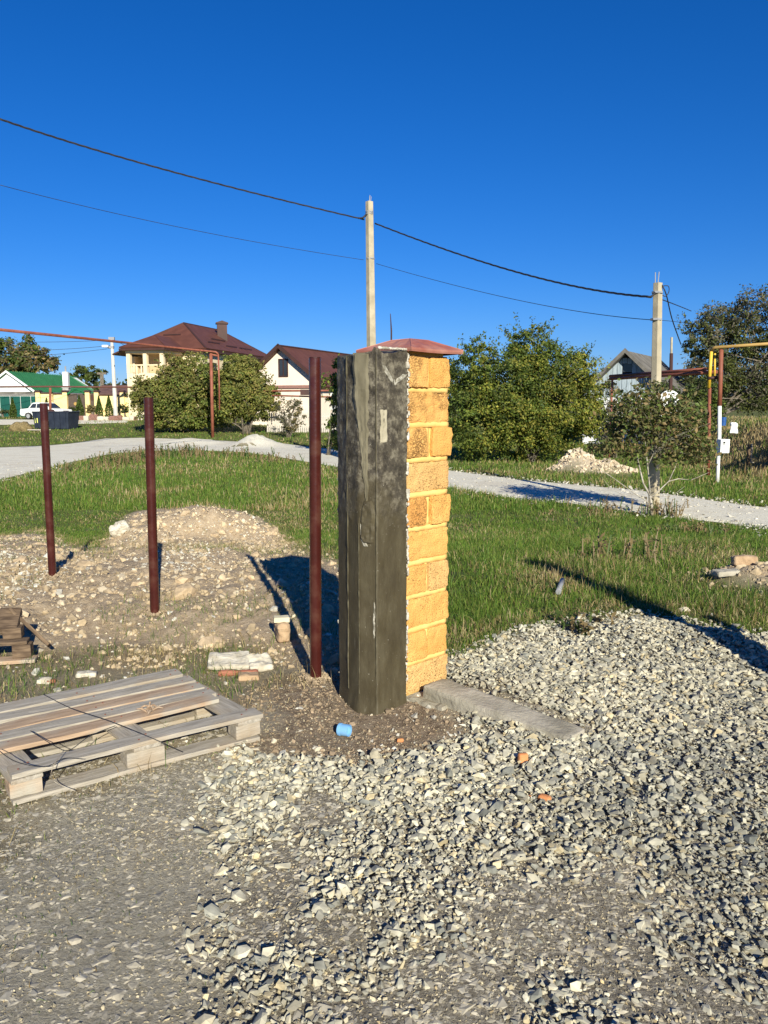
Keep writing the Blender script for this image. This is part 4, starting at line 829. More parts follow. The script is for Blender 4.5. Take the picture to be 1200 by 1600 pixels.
def tree(name, base, blobs, label, cat, nleaf, leaf, pal, pal2=None, stems=7, seed=1, group=None, shoots=30, stem_r=.05, bark=None, low=.1, spread=.35, clumps=None, shootlen=.18, pal_dir=(1,-.4,-.3)):
    """blobs: list of (cx, cy, cz, rx, ry, rz) in metres relative to the base"""
    r = np.random.default_rng(seed); rr = random.Random(seed); t = thing(name, base, label, cat, group); B = np.array(base)
    vol = np.array([b[3] * b[4] * b[5] for b in blobs]) ** .7; vol /= vol.sum(); P_ = []; Cc = []; tips = []; Oo = []
    R0 = max(b[3] for b in blobs)
    for bi, b in enumerate(blobs):
        nb = int(nleaf * vol[bi]); nc = clumps or max(12, int(nb / 60)); nc = max(8, int(nc * (vol[bi] if clumps else 1)))
        d = r.normal(0, 1, (nc, 3)); d /= np.linalg.norm(d, axis=1)[:, None]
        rad = r.uniform(.25, 1, nc) ** .42; lump = 1 + .34 * np.array([mnoise.noise(Vector(q) * 2.1 + Vector((seed, bi, 0))) for q in d])
        c = np.array(b[:3]) + d * (rad * lump)[:, None] * np.array(b[3:]); c[:, 2] = np.maximum(c[:, 2], low + .1 * r.uniform(0, 1, nc))
        cr = r.uniform(.6, 1.35, nc) * .16 * (b[3] + b[5]) / 2; m_ = np.maximum(1, r.poisson(nb / nc, nc)); ii = np.repeat(np.arange(nc), m_)
        p = c[ii] + r.normal(0, 1, (len(ii), 3)) * cr[ii][:, None] * np.array([1, 1, .75]) * .6
        tone = r.uniform(.6, 1.25, nc)
        col = lcols(len(ii), r, pal)
        if pal2:
            q = (c - np.array(b[:3])) / np.array(b[3:]); w_ = sstep(-.5, .7, q @ np.array(pal_dir) + .35 * r.normal(0, 1, nc)); k = r.uniform(0, 1, len(ii)) < w_[ii]; col[k] = lcols(k.sum(), r, pal2)
        col = col * tone[ii][:, None]; P_.append(p); Cc.append(col); ov = (p - np.array(b[:3])) / np.array(b[3:]); Oo.append(ov / (np.linalg.norm(ov, axis=1)[:, None] + 1e-6)); s_ = r.permutation(nc)[:max(6, shoots * 2)]; tips += [tuple(c[i]) for i in s_]
    mb = MB(); ts = [q for q in tips]
    # shoots that stick out of the upper outline
    for i in range(shoots):
        b = blobs[rr.randrange(len(blobs))]; a = rr.uniform(0, 6.28); e = rr.uniform(.15, 1.0); d = Vector((math.cos(a) * math.cos(e), math.sin(a) * math.cos(e), math.sin(e)))
        p0 = Vector(b[:3]) + Vector((d.x * b[3], d.y * b[4], d.z * b[5])) * .85; dd = (d + Vector((0, 0, .35))).normalized(); Ls = R0 * shootlen * rr.uniform(.6, 1.9)
        p1 = p0 + dd * Ls + Vector((rr.uniform(-.1, .1), rr.uniform(-.1, .1), 0)) * Ls; mb.tube([B + np.array(p0), B + np.array(p0.lerp(p1, .5)), B + np.array(p1)], [stem_r * .12, stem_r * .08, stem_r * .04], 3)
        k = max(8, int(Ls / leaf * 4.5)); Oo.append(np.zeros((k, 3))); tt = r.uniform(0, 1, k)[:, None]; P_.append(np.array(p0) * (1 - tt) + np.array(p1) * tt + r.normal(0, leaf * .45, (k, 3))); Cc.append(lcols(k, r, pal))
    V, Fq, C = leafcloud(np.concatenate(P_) + B, leaf, np.concatenate(Cc), r, out=np.concatenate(Oo))
    o = np_mesh('crown', V, Fq, M_leaf, t, cols=C); o['kind'] = 'stuff'
    rr.shuffle(ts)
    for s in range(stems):
        a = rr.uniform(0, 6.28); b0 = Vector((math.cos(a), math.sin(a), 0)) * stem_r * (1.6 if stems > 2 else .2) * rr.uniform(.3, 2); br = None
        tgt = Vector(ts[s % len(ts)]); mid = Vector((tgt.x * spread, tgt.y * spread, max(tgt.z * .55, low))) + b0; sr = stem_r * rr.uniform(.7, 1.1)
        mb.tube([Vector(base) + q for q in (b0 - Vector((0, 0, .1)), b0.lerp(mid, .5) + Vector((rr.uniform(-.5, .5), rr.uniform(-.5, .5), 0)) * stem_r * 1.5, mid, mid.lerp(tgt, .6), tgt)], [sr, sr * .8, sr * .6, sr * .35, sr * .12], 6)
        for k in range(5):
            t2 = Vector(ts[rr.randrange(len(ts))]); m2 = mid.lerp(tgt, rr.uniform(0, .4)); mb.tube([Vector(base) + m2, Vector(base) + m2.lerp(t2, .5) + Vector((0, 0, .06 * R0)), Vector(base) + t2], [sr * .42, sr * .25, sr * .07], 4)
    mb.build('trunk', bark or M_bark, t, smooth=True); return t
def ell(u0, u1, v0, v1, Y, z0, depth=None, yo=0, base=None):
    """ellipsoid that fills a box of the frame at distance Y, relative to base"""
    c = P((u0 + u1) / 2, (v0 + v1) / 2, Y + yo); a = P(u0, (v0 + v1) / 2, Y + yo); b = P((u0 + u1) / 2, v0, Y + yo)
    rx = c.x - a.x; rz = b.z - c.z; return (c.x - base[0], c.y - base[1], c.z - base[2], rx, depth or rx * .8, rz)
def basept(u, v): x, y = gb(u, v); return (x, y, float(height(x, y)))
b = basept(830, 722); Y = b[1]
tree('large_bush', b, [ell(725, 880, 545, 690, Y, 0, base=b), ell(788, 862, 508, 590, Y, 0, base=b, yo=.2), ell(722, 775, 530, 600, Y, 0, base=b), ell(865, 925, 548, 610, Y, 0, base=b), ell(700, 800, 560, 728, Y, 0, base=b), ell(760, 870, 600, 728, Y, 0, base=b), ell(800, 938, 540, 712, Y, 0, base=b, yo=-.3), ell(850, 950, 590, 690, Y, 0, base=b, yo=.4), ell(660, 740, 560, 700, Y, 0, base=b, yo=1.2)],
     'broad dense green bush turning yellow on its right side, right behind the stone pillar', 'bush', 78000, .115, GREEN, YG, stems=14, seed=3, shoots=130, stem_r=.05, low=.15, shootlen=.26, clumps=1100)
b = basept(512, 712); Y = b[1]
tree('leafy_bush', b, [ell(503, 575, 575, 645, Y, 0, base=b), ell(510, 590, 620, 712, Y, 0, base=b), ell(514, 560, 560, 610, Y, 0, base=b)], 'broad-leaved bright green bush peeking out left of the pillar behind the post', 'bush', 7000, .16, [(.12,.17,.03),(.09,.14,.025),(.17,.20,.035),(.06,.09,.02)], stems=5, seed=8, shoots=22, stem_r=.03)
b = basept(275, 675); Y = b[1]
tree('roadside_bush', b, [ell(207, 290, 585, 665, Y, 0, base=b), ell(240, 345, 570, 668, Y, 0, base=b), ell(265, 345, 552, 625, Y, 0, base=b), ell(300, 360, 575, 680, Y, 0, base=b), ell(222, 330, 630, 682, Y, 0, base=b), ell(238, 322, 558, 640, Y, 0, base=b), ell(204, 262, 582, 672, Y, 0, base=b, yo=-1)], 'dark green spreading bush left of the rusty pipe support', 'bush', 40000, .2, [(.15,.185,.035),(.11,.15,.03),(.19,.21,.045),(.08,.11,.025)], OLV2, stems=9, seed=13, shoots=40, stem_r=.09, low=.4, shootlen=.16, pal_dir=(-.6,-.3,.8))
b = basept(385, 678); Y = b[1]
tree('roadside_bush', b, [ell(338, 420, 560, 650, Y, 0, base=b), ell(345, 402, 552, 610, Y, 0, base=b), ell(360, 435, 590, 660, Y, 0, base=b), ell(330, 385, 580, 665, Y, 0, base=b)], 'olive and yellowish bush with several bare trunks right of the rusty pipe support', 'bush', 28000, .2, [(.20,.21,.045),(.15,.175,.04),(.26,.25,.06),(.10,.13,.03)], OLV2, stems=8, seed=14, shoots=40, stem_r=.09, low=.5, shootlen=.2, pal_dir=(1,0,.3))
b = basept(450, 684); Y = b[1]
tree('sparse_shrub', b, [ell(428, 478, 618, 672, Y, 0, base=b), ell(436, 466, 640, 684, Y, 0, base=b)], 'thin half-bare grey shrub between the olive bush and the red post', 'shrub', 2400, .12, GREYB, OLIVE, stems=12, seed=15, shoots=30, stem_r=.035, low=.3)
b = basept(1150, 698); b = (b[0] + .6, b[1] + 5, b[2] + .6); Y = b[1]
tree('big_tree', b, [ell(1075, 1180, 470, 600, Y, 0, base=b), ell(1120, 1260, 455, 560, Y, 0, base=b), ell(1060, 1160, 530, 660, Y, 0, base=b), ell(1120, 1290, 540, 680, Y, 0, base=b), ell(1180, 1330, 450, 640, Y, 0, base=b), ell(1062, 1120, 500, 560, Y, 0, base=b)],
     'tall tree with thinning grey-brown top and yellow-green lower leaves at the right edge', 'tree', 46000, .17, [(.10,.12,.03),(.07,.09,.025),(.14,.15,.035),(.05,.06,.02)], GREYB, stems=9, seed=23, shoots=110, stem_r=.11, low=.9, spread=.5, shootlen=.18, pal_dir=(-.1, 0, 1.1))
b = basept(1060, 705); Y = b[1] + 1.5; b = (b[0], Y, b[2])
tree('background_thicket', b, [ell(1000, 1100, 600, 700, Y, 0, base=b), ell(1060, 1130, 590, 690, Y, 0, base=b)], 'dark green thicket between the old house and the big tree', 'bush', 12000, .15, DARK, GREEN, stems=7, seed=27, shoots=30, stem_r=.06, low=.2)
b = basept(960, 716); Y = b[1]
tree('background_thicket', b, [ell(925, 985, 625, 715, Y, 0, base=b), ell(925, 968, 585, 660, Y, 0, base=b), ell(905, 965, 640, 712, Y, 0, base=b, yo=.5)], 'tangled dark shrub between the broad bush and the young tree', 'bush', 5000, .11, DARK, OLIVE, stems=14, seed=28, shoots=30, stem_r=.035, low=.25)
# young walnut tree, branch by branch
b = basept(1018, 806); wt = thing('young_tree', b, 'young half-bare tree with olive brown leaves standing in front of the second power pole', 'tree')
Y = b[1]; q = lambda u, v, dy=0: P(u, v, Y + dy); tb = MB(); rr = random.Random(3)
def limb(pts, r0, r1, n=6): tb.tube([p if isinstance(p, Vector) else q(*p) for p in pts], list(np.linspace(r0, r1, len(pts))), n)
M_whitebark = mat('white_bark', (.24,.21,.165), (.46,.42,.35), scale=12, rough=.9, bump=.4)
bs = Vector(b) - Vector((0, 0, .06))
limb([bs, (1018, 790), (1016, 775)], .032, .026, 8)
limb([(1016, 775), (1005, 755, .02), (998, 725, .05), (993, 700, .06), (985, 670, .05), (975, 640, .05)], .021, .006); limb([(1016, 775), (1014, 750, -.05), (1011, 720, -.1), (1008, 690, -.1), (1005, 650, -.1), (1000, 615, -.1)], .016, .004)
limb([(1016, 778), (1028, 768, .0), (1045, 752, 0), (1060, 748, 0), (1080, 750, .05), (1108, 738, .1)], .016, .003); limb([(1045, 752), (1055, 730, .1), (1062, 700, .12), (1068, 660, .1)], .010, .003)
limb([(1013, 785), (990, 770, .05), (960, 748, .1), (940, 735, .1), (928, 725, .1)], .011, .003); limb([(994, 772), (978, 775, -.05), (955, 765, -.1), (940, 745, -.1)], .007, .002)
limb([(1018, 775), (1035, 775, .1), (1048, 776, .2), (1070, 760, .25)], .008, .002); limb([(1040, 790, .1), (1065, 785, .15), (1085, 770, .2)], .005, .002); limb([(1011, 730, -.1), (1025, 700, -.15), (1040, 660, -.15), (1050, 625, -.15)], .010, .003)
tipsw = []
cl = [(965,665,26,30),(945,700,16,12),(985,640,28,25),(1010,625,28,22),(1045,645,30,28),(1075,665,26,26),(1060,700,34,18),(1090,690,18,22),(1020,680,34,26),(985,700,26,18),(1035,715,26,12),(1085,715,18,12),(958,690,18,14),(1000,655,30,20),(1105,700,10,14),(975,622,14,10),(1025,604,10,8),(1060,640,20,18)]
PW = []; rw = np.random.default_rng(9)
for (u, v, du, dv) in cl:
    c = q(u, v, rw.uniform(-.3, .3)); m_ = int(du * dv * .72); s = Y / F
    for k in range(max(2, m_ // 45)):
        e = c + Vector((rw.normal(0, du * s * .5), rw.normal(0, .25), rw.normal(0, dv * s * .5))); s0 = q(rw.uniform(1000, 1040), rw.uniform(670, 720)); limb([s0, s0.lerp(e, .5) + Vector((0, 0, .04)), e], .0042, .0012, 4)
    PW.append(np.array(c) + rw.normal(0, 1, (m_, 3)) * np.array([du * s * .55, .25, dv * s * .55]))
PW = np.concatenate(PW); C = lcols(len(PW), rw, OLIVE + [(.11,.15,.035),(.13,.17,.04),(.09,.12,.03)])
V, Fq, C = leafcloud(PW, .10, C, rw); o = np_mesh('crown', V, Fq, M_leaf, wt, cols=C); o['kind'] = 'stuff'
tb.build('trunk', M_whitebark, wt, smooth=True)
# far trees at the left, thujas, hedge shrubs and the distant wood
def fartree(u0, u1, v0, v1, Y, n, leaf, label, seed, pal=DARK, pal2=None, name='background_tree', grp=None, sub=3):
    gx_, gy_ = (u0 + u1) / 2, Y; p = P(gx_, 640, Y); bz_ = float(height(p.x, Y)); b = (p.x, Y, bz_); r_ = random.Random(seed); bl = []
    for i in range(sub):
        w_ = (u1 - u0); cu = u0 + w_ * (i + .5) / sub; bl.append(ell(cu - w_ * .32, cu + w_ * .32, v0 + (v1 - v0) * r_.uniform(0, .25), v1, Y, 0, base=b))
    return tree(name, b, bl, label, 'tree' if 'tree' in name else 'shrub', n, leaf, pal, pal2, stems=1, seed=seed, shoots=24, stem_r=.15, low=.5, group=grp, spread=.3)
fartree(-45, 72, 520, 610, 118, 13000, .55, 'big dark green tree rising behind the left end of the green roof', 41, GREEN, OLIVE)
fartree(98, 158, 566, 625, 125, 5000, .5, 'green tree behind the right end of the green roof', 42, GREEN, DARK)
fartree(146, 185, 592, 630, 140, 2500, .5, 'low dark tree between the green roof and the lamp pole', 43, DARK)
fartree(196, 232, 590, 632, 110, 2500, .4, 'dark tree beside the left wall of the mansion', 44, DARK)
th = None
for i, (u, v0, v1, w_, lb) in enumerate(((21,622,653,11,'conical thuja in front of the green metal fence, leftmost of the thujas'),(74,622,652,10,'conical thuja half hidden behind the white car and the red post'),(125,618,652,14,'conical thuja in front of the dark gate'),(155.5,619,650,12,'conical thuja left of the one next to the lamp pole'),(171,618,651,14,'conical thuja next to the foot of the lamp pole'))):
    Y = 73; p = P(u, v1, Y); bz_ = float(height(p.x, Y)); tz = P(u, v0, Y).z; H_ = tz - bz_; W_ = w_ / F * Y / 2; r_ = np.random.default_rng(60 + i)
    t = thing('thuja', (p.x, Y, bz_), lb, 'thuja', 'conical thujas in front of the house fence'); n = 1500; f = r_.uniform(0, 1, n) ** .8; a = r_.uniform(0, 6.28, n)
    rad = W_ * np.minimum(1, (1 - f) * 1.5) * (.6 + .4 * r_.uniform(0, 1, n)); pt = np.stack([p.x + np.cos(a) * rad, Y + np.sin(a) * rad, bz_ + f * H_], 1)
    V, Fq, C = leafcloud(pt, .16, lcols(n, r_, [(.07,.11,.02),(.055,.09,.02),(.10,.13,.025)]), r_, .8); o = np_mesh('crown', V, Fq, M_leaf, t, cols=C); o['kind'] = 'stuff'
    MB().tube([(p.x, Y, bz_), (p.x, Y, bz_ + H_ * .8)], [.06, .02], 5).build('trunk', M_bark, t)
for i, (u0, u1, v0, v1, lb) in enumerate(((-10,18,640,655,'low dark shrubs left of the leftmost thuja'),(108,118,634,652,'small shrub left of the gate thuja'),(185,208,630,652,'round dark shrub in front of the yellow fence right of the lamp pole'),(136,150,630,652,'reddish shrub between the gate thuja and its right neighbour'))):
    fartree(u0, u1, v0, v1, 74, 1400, .18, lb, 70 + i, DARK if i != 3 else OLIVE, None, 'garden_shrub', None, 2)
# distant wooded skyline behind the houses: one mass
rq = np.random.default_rng(77); n = 26000; x = rq.uniform(-150, 170, n); zt = 5.0 + 2.2 * fbm(x, 0 * x, .05, 3) + 1.2 * fbm(x, 0 * x + 3, .3, 2); pt = np.stack([x, 165 + rq.uniform(-6, 6, n), .3 + rq.uniform(0, 1, n) ** .7 * zt], 1)
V, Fq, C = leafcloud(pt, 1.1, lcols(n, rq, DARK + OLIVE[:2]), rq); tag(np_mesh('distant_wood', V, Fq, M_leaf, cols=C), 'low distant wood along the skyline', kind='stuff')
# unseen shrub, added past the right edge to throw shade on the bank
b = (13.3, 22.3, float(height(13.3, 22.3)))
tree('shade_shrub', b, [(0, 0, 1.2, 1.7, 1.2, 1.1)], 'dense dark shrub added beyond the right edge of the frame to shade the low bank', 'shrub', 5000, .13, DARK, stems=5, seed=91, shoots=6, stem_r=.04)

# ---------------------------------------------------------------- power poles and cables
def pole(u, vbase, utop, vtop, wt_, wb_, label, rebar=3, name='power_pole'):
    x, y = gb(u, vbase); z = float(height(x, y)); tp = P(utop, vtop, y); t = thing(name, (x, y, z), label, 'power pole', 'concrete power poles'); mb = MB(); vs = []; n = 24
    for i in range(n + 1):
        f = i / n; c = Vector((x, y, z - .3)).lerp(tp, f); w_ = (wb_ + (wt_ - wb_) * f) / 2; ang = R(38)
        for k in range(4):
            for s_ in (-1, 1):
                a = ang + k * math.pi / 2 + s_ * R(38); vs.append(c + Vector((math.cos(a), math.sin(a), 0)) * w_ * 1.27)
    m_ = 8; fs = [(i * m_ + k, i * m_ + (k + 1) % m_, (i + 1) * m_ + (k + 1) % m_, (i + 1) * m_ + k) for i in range(n) for k in range(m_)] + [tuple(range(n * m_, n * m_ + m_))]
    mb.add(vs, fs).build('shaft', M_concrete, t); rb = random.Random(int(u))
    for k in range(rebar):
        p = tp + Vector((rb.uniform(-.4, .4) * wt_, rb.uniform(-.3, .3) * wt_, -.02)); MB().tube([p, p + Vector((rb.uniform(-.03, .03), 0, rb.uniform(.12, .26)))], .010, 5).build('rebar', M_grey, t)
    return t, tp, Vector((x, y, z))
Tp, top1, base1 = pole(583, 730, 577, 315, .20, .30, 'tall concrete power pole rising behind the metal cap of the pillar', 3)
Tq, top2, base2 = pole(1022, 795, 1028, 442, .14, .185, 'concrete power pole behind the young tree at right', 2)
print('poles', top1, base1, top2, base2)
def band(u, v, Y, hw, t, name='clamp_band', rr_=None):
    c = P(u, v, Y); MB().tube([c - Vector((0, 0, .02)), c + Vector((0, 0, .02))], hw, 8).build(name, M_grey, t)
Y1, Y2 = top1.y, top2.y
band(577.3, 331, Y1, .135, Tp); band(577.3, 334, Y1, .135, Tp); band(579, 404, Y1, .145, Tp); band(1027, 457, Y2, .115, Tq, 'clamp_band'); band(1025, 499, Y2, .118, Tq)
def cable(pts, r_, label, twist=False, group='overhead cables between the poles', n=60, name='overhead_cable'):
    A = [Vector(p) for p in pts]; out = []
    for k in range(n + 1):                      # quadratic through three points
        t = k / n; out.append(A[0] * (2 * (t - .5) * (t - 1)) + A[1] * (-4 * t * (t - 1)) + A[2] * (2 * t * (t - .5)))
    mb = MB()
    if not twist: mb.tube(out, r_, 5)
    else:
        L_ = sum((out[i + 1] - out[i]).length for i in range(n)); m_ = int(L_ * 9); fine = []
        for k in range(m_ + 1):
            s = k / m_ * n; i = min(int(s), n - 1); fine.append(out[i].lerp(out[i + 1], s - i))
        for h_ in range(3):
            mb.tube([p + Vector((math.sin(k * .62 + h_ * 2.094) * .3, math.cos(k * .62 + h_ * 2.094) * .3, math.sin(k * .62 + h_ * 2.094))) * r_ * 1.05 for k, p in enumerate(fine)], r_, 4)
    return tag(mb.build(name, M_wire, smooth=True), label, 'cable', group)
YL = Y1 - 7
a0, am, a1 = P(-160, 142, YL - 1.6), None, P(569, 343, Y1)
def midfit(u, v, Ya, Yb): return P(u, v, (Ya + Yb) / 2)
cable([P(0, 186, YL), P(270, 268.5, (YL + Y1) / 2 - .2), a1], .0145, 'thick twisted black cable from the upper left corner to the tall pole', True)
cable([P(0, 289, YL), P(300, 359, (YL + Y1) / 2 + .2), P(568, 406, Y1)], .008, 'thin black cable running below the twisted one, left of the tall pole')
cable([P(586, 349, Y1), P(800, 423, (Y1 + Y2) / 2), P(1018, 464, Y2)], .014, 'twisted black cable between the tall pole and the pole behind the young tree', True)
cable([P(588, 412, Y1), P(800, 467, (Y1 + Y2) / 2), P(1021, 500, Y2)], .008, 'thin black cable between the tall pole and the pole behind the young tree')
cable([P(1034, 468, Y2), P(1058, 477, Y2 + 3), P(1080, 486, Y2 + 7)], .011, 'short black cable from the second pole into the big tree', False)
cable([P(1030, 500, Y2), P(1050, 502, Y2 + 3), P(1075, 505, Y2 + 7)], .006, 'thin black cable from the second pole into the big tree at right', False)
wirething([P(1034, 447, Y2), P(1044, 447, Y2), P(1045, 456, Y2), P(1040, 463, Y2), P(1035, 461, Y2)], .009, 'coiled black cable loop hanging at the top of the second pole', name='cable_coil', cat='cable')
wirething([P(1033, 443, Y2), P(1041, 460, Y2), P(1050, 498, Y2 + 1), P(1064, 538, Y2 + 2.5)], .013, 'black drop cable slanting from the second pole top down to the right', name='drop_cable', cat='cable')
wirething([P(560, 341, Y1 - .2), P(567, 340, Y1 - .1), P(573, 334, Y1 - .1)], .03, 'dark anchor clamp of the twisted cable on the tall pole', name='anchor_clamp', cat='clamp')
wirething([P(1012, 464, Y2 - .2), P(1018, 463, Y2 - .1), P(1024, 457, Y2 - .1)], .022, 'dark anchor clamp of the cable on the second pole', name='anchor_clamp', cat='clamp')
# lamp pole at the far left
YB = 72; x = P(181, 650, YB).x; lz = float(height(x, YB)); lt = thing('lamp_pole', (x, YB, lz), 'pale concrete street lamp pole in front of the yellow fence at left', 'lamp pole'); tp = P(174.5, 530, YB)
MB().tube([(x, YB, lz - .2), tp], [.2, .13], 8).build('pole', mat('pale_pole', (.5,.48,.44), (.6,.58,.54), scale=2, rough=.9), lt)
la = MB(); la.tube([P(174, 545, YB), P(170, 544, YB - .3), P(166, 541, YB - .6)], .04, 6); la.build('lamp_arm', M_grey, lt)
c = P(164.5, 541, YB - .7); MB().box(c, (.55, .35, .2)).build('lamp_head', M_wht, lt, bevel=.05)
c = P(174.5, 529, YB); MB().box(c, (.5, .25, .25)).build('insulator_bracket', M_grey, lt); MB().box(c + Vector((-.1, 0, -.75)), (.5, .3, .2)).build('insulator_bracket', M_grey, lt)
for (ua, va, ub, vb, s, lb) in ((-40,532,174,531,3,'thin wire left of the lamp pole, at its top'),(-40,560,168,545,3,'thin wire left of the lamp pole, second from the top'),(178,531,216,548,1,'thin wire from the lamp pole to the mansion'),(-40,546,172,540,4,'thin wire left of the lamp pole, lowest one')):
    cable([P(ua, va, YB - 4), P((ua + ub) / 2, (va + vb) / 2 + s, YB - 2), P(ub, vb, YB)], .018, lb, False, 'thin wires at the lamp pole', 20, 'overhead_wire')
x = P(160.5, 640, 118).x; wp = thing('wooden_pole', (x, 118, .35), 'small distant utility pole with a crossarm left of the lamp pole', 'utility pole'); MB().tube([(x, 118, .3), P(159, 582, 118)], .28, 6).build('shaft', M_bark, wp); MB().box(P(159, 583.5, 118), (1.3, .3, .3)).build('crossarm', M_bark, wp)
x = P(611, 600, 60).x; tag(MB().tube([(x, 60, .1), P(611.5, 517, 60), P(610, 490, 60)], [.07, .06, .025], 6).build('antenna_mast', M_brtrim), 'thin antenna mast rising just right of the tall pole above the cap', 'mast')

# ---------------------------------------------------------------- gas pipes
def pipething(name, label, segs, cat='gas pipe', grp=None):
    b = segs[0][1][0]; t = thing(name, tuple(b), label, cat, grp)
    for nm, pts, r_, m_ in segs: MB().tube(pts, r_, 8).build(nm, m_, t, smooth=True)
    return t
def up(u, v, vtop, ut=None): x, y = gb(u, v); z = float(height(x, y)); return Vector((x, y, z - .1)), P(ut or u, vtop, y)
g0, g1 = up(332.5, 684, 552, 329.5); Yg = g0.y
pl = P(-60, 509, Yg * .60); d = (P(330, 549, Yg) - pl)
pipething('gas_pipeline', 'long thin rusty red gas pipe crossing above the left houses on a tall post', [('support_post', [g0, g1], .10, M_rust), ('pipe', [pl, pl + d * .5, P(330, 549, Yg), P(337, 550, Yg), P(341, 553, Yg)], .06, M_rust), ('drop_pipe', [P(341, 553, Yg), P(342.5, 600, Yg), P(343, 640, Yg)], .05, M_rust),
    ('bracket', [P(326, 553, Yg), P(340, 556, Yg)], .06, M_rust)])
q0, q1 = up(78.5, 662, 606, 78.5); Yq = q0.y
pipething('gas_pipeline', 'thin dark red pipe running level in front of the green-roofed house', [('support_post', [q0, q1], .10, M_rust), ('pipe', [P(-60, 605, Yq), P(78, 604, Yq), P(205, 605, Yq + 1.5), P(262, 607, Yq + 3)], .065, M_brroof)])
Yc = 52; pipething('gas_pipeline', 'pair of thin rusty pipes in front of the cream gable house', [('pipe', [P(412, 611, Yc), P(545, 610, Yc)], .06, M_rust), ('pipe', [P(425, 618, Yc), P(545, 621, Yc)], .05, M_rust), ('support_post', [P(536, 608, Yc), Vector((P(536, 608, Yc).x, Yc, -.3))], .05, M_rust)])
tag(MB().box(P(478, 613, Yc - .3), (.7, .25, .35)).build('meter_box', M_brtrim, bevel=.02), 'small dark box on the thin rusty pipes beside the red post', 'box')
b0, b1 = up(1121, 755, 690, 1125); Yr = b0.y
t = thing('gas_riser', tuple(b0), 'gas pipe portal at right: red and white upright with a faded yellow pipe on top', 'gas pipe')
for nm, pts, r_, m_ in (('lower_post', [b0, P(1122, 725, Yr), P(1124, 686, Yr), P(1124.5, 634, Yr)], .052, M_wht), ('upper_post', [P(1124.5, 634, Yr), P(1127, 545, Yr)], .062, M_rust), ('top_pipe', [P(1108, 608, Yr + .3), P(1111.5, 550, Yr + .2), P(1113, 545, Yr + .1), P(1118, 543, Yr), P(1160, 540, Yr - .3), P(1260, 533, Yr - 1)], .045, M_ypale), ('yellow_riser', [P(1107.5, 606, Yr + .25), P(1111.5, 549, Yr + .15)], .047, M_yel), ('yellow_riser', [P(1116.5, 590, Yr + .4), P(1117, 552, Yr + .4)], .03, M_yel),
    ('red_riser', [Vector((P(1109, 700, Yr + .3).x, Yr + .3, -.4)), P(1109, 606, Yr + .3)], .05, M_rust), ('valve', [P(1106, 591, Yr + .2), P(1120, 590, Yr + .2)], .05, M_brtrim)): MB().tube(pts, r_, 8).build(nm, m_, t, smooth=True)
Yh = Yr + 1.0
pipething('gas_pipeline', 'two parallel red gas pipes in front of the old grey gable', [('pipe', [P(1103, 577, Yh), P(1060, 580, Yh + 1), P(953, 588, Yh + 4)], .052, M_rust), ('pipe', [P(1120, 581, Yh - .5), P(1060, 585, Yh + .6), P(953, 592, Yh + 3.6)], .05, M_rust), ('support_post', [P(957, 588, Yh + 4), Vector((P(957, 588, Yh + 4).x, Yh + 4, -.6))], .035, M_rust)])
mbx = thing('meter_cabinet', tuple(P(1129, 698, Yr - .15)), 'white metal meter cabinet fixed to the white foot of the gas riser', 'meter cabinet'); c = P(1129.5, 697, Yr - .13)
mz = Matrix.Rotation(R(10), 3, 'Z'); MB().box(c, (.27, .22, .38), M=mz).build('cabinet', M_wht, mbx, bevel=.006); MB().box(c + mz @ Vector((.01, -.113, .0)), (.235, .008, .34), M=mz).build('door', M_wht, mbx, bevel=.002)
MB().tube([c + mz @ Vector((-.03, -.12, .11)), c + mz @ Vector((-.03, -.126, .11))], .024, 12).build('round_window', M_glass, mbx)
x = P(1049, 640, 34).x; ft = thing('flue_pipe', (x, 34, -.3), 'dark thin flue pipe with a pale tip standing behind the red pipes', 'flue pipe'); MB().tube([(x, 34, -.4), P(1049, 552, 34)], .075, 8).build('flue', M_brtrim, ft); MB().tube([P(1049, 552, 34), P(1049.5, 527, 34)], .05, 8).build('tip', M_concrete, ft)
# posts and planks on the bank
x, y, z = *gb(1168, 741), 0; z = float(height(x, y)); t = thing('plank_post', (x, y, z), 'dark upright plank with a pale edge on the bank at right', 'post'); MB().box((x, y, z + .3), (.10, .06, .75), R(20)).build('plank', M_woodd, t); MB().box((x + .07, y - .01, z + .3), (.03, .05, .78), R(20)).build('pale_edge', M_wood, t)
p = Vector((x, y - .2, z + .02)); tag(MB().box(p + Vector((.4, -.05, .05)), (.8, .08, .03), M=Matrix.Rotation(R(-12), 3, 'Z') @ Matrix.Rotation(R(8), 3, 'Y')).build('loose_plank', M_wood), 'loose pale plank lying at the foot of the dark upright plank', 'plank')
p = P(1147, 665, 31); sh_ = thing('white_sheet', (p.x, p.y, float(height(p.x, p.y))), 'white draped sheet standing at the foot of the big tree', 'sheet'); bmq = rough_box((.36, .12, .42), 12, .05, .04, 77, 4, None, (p.x, p.y, p.z - .1), squash=lambda v: Vector((v.x * (1 - .45 * (v.z + .4)), v.y, v.z))); bmq.build('cloth', M_wht, sh_, smooth=True)
p = P(1130, 655, 31.5); tag(MB().tube([p + Vector((0, 0, -.25)), p + Vector((0, 0, .08))], [.11, .12], 12).build('blue_barrel', mat('blue_barrel', (.02,.07,.22), (.03,.10,.3), rough=.4)), 'small dark blue barrel left of the white sheet', 'barrel')
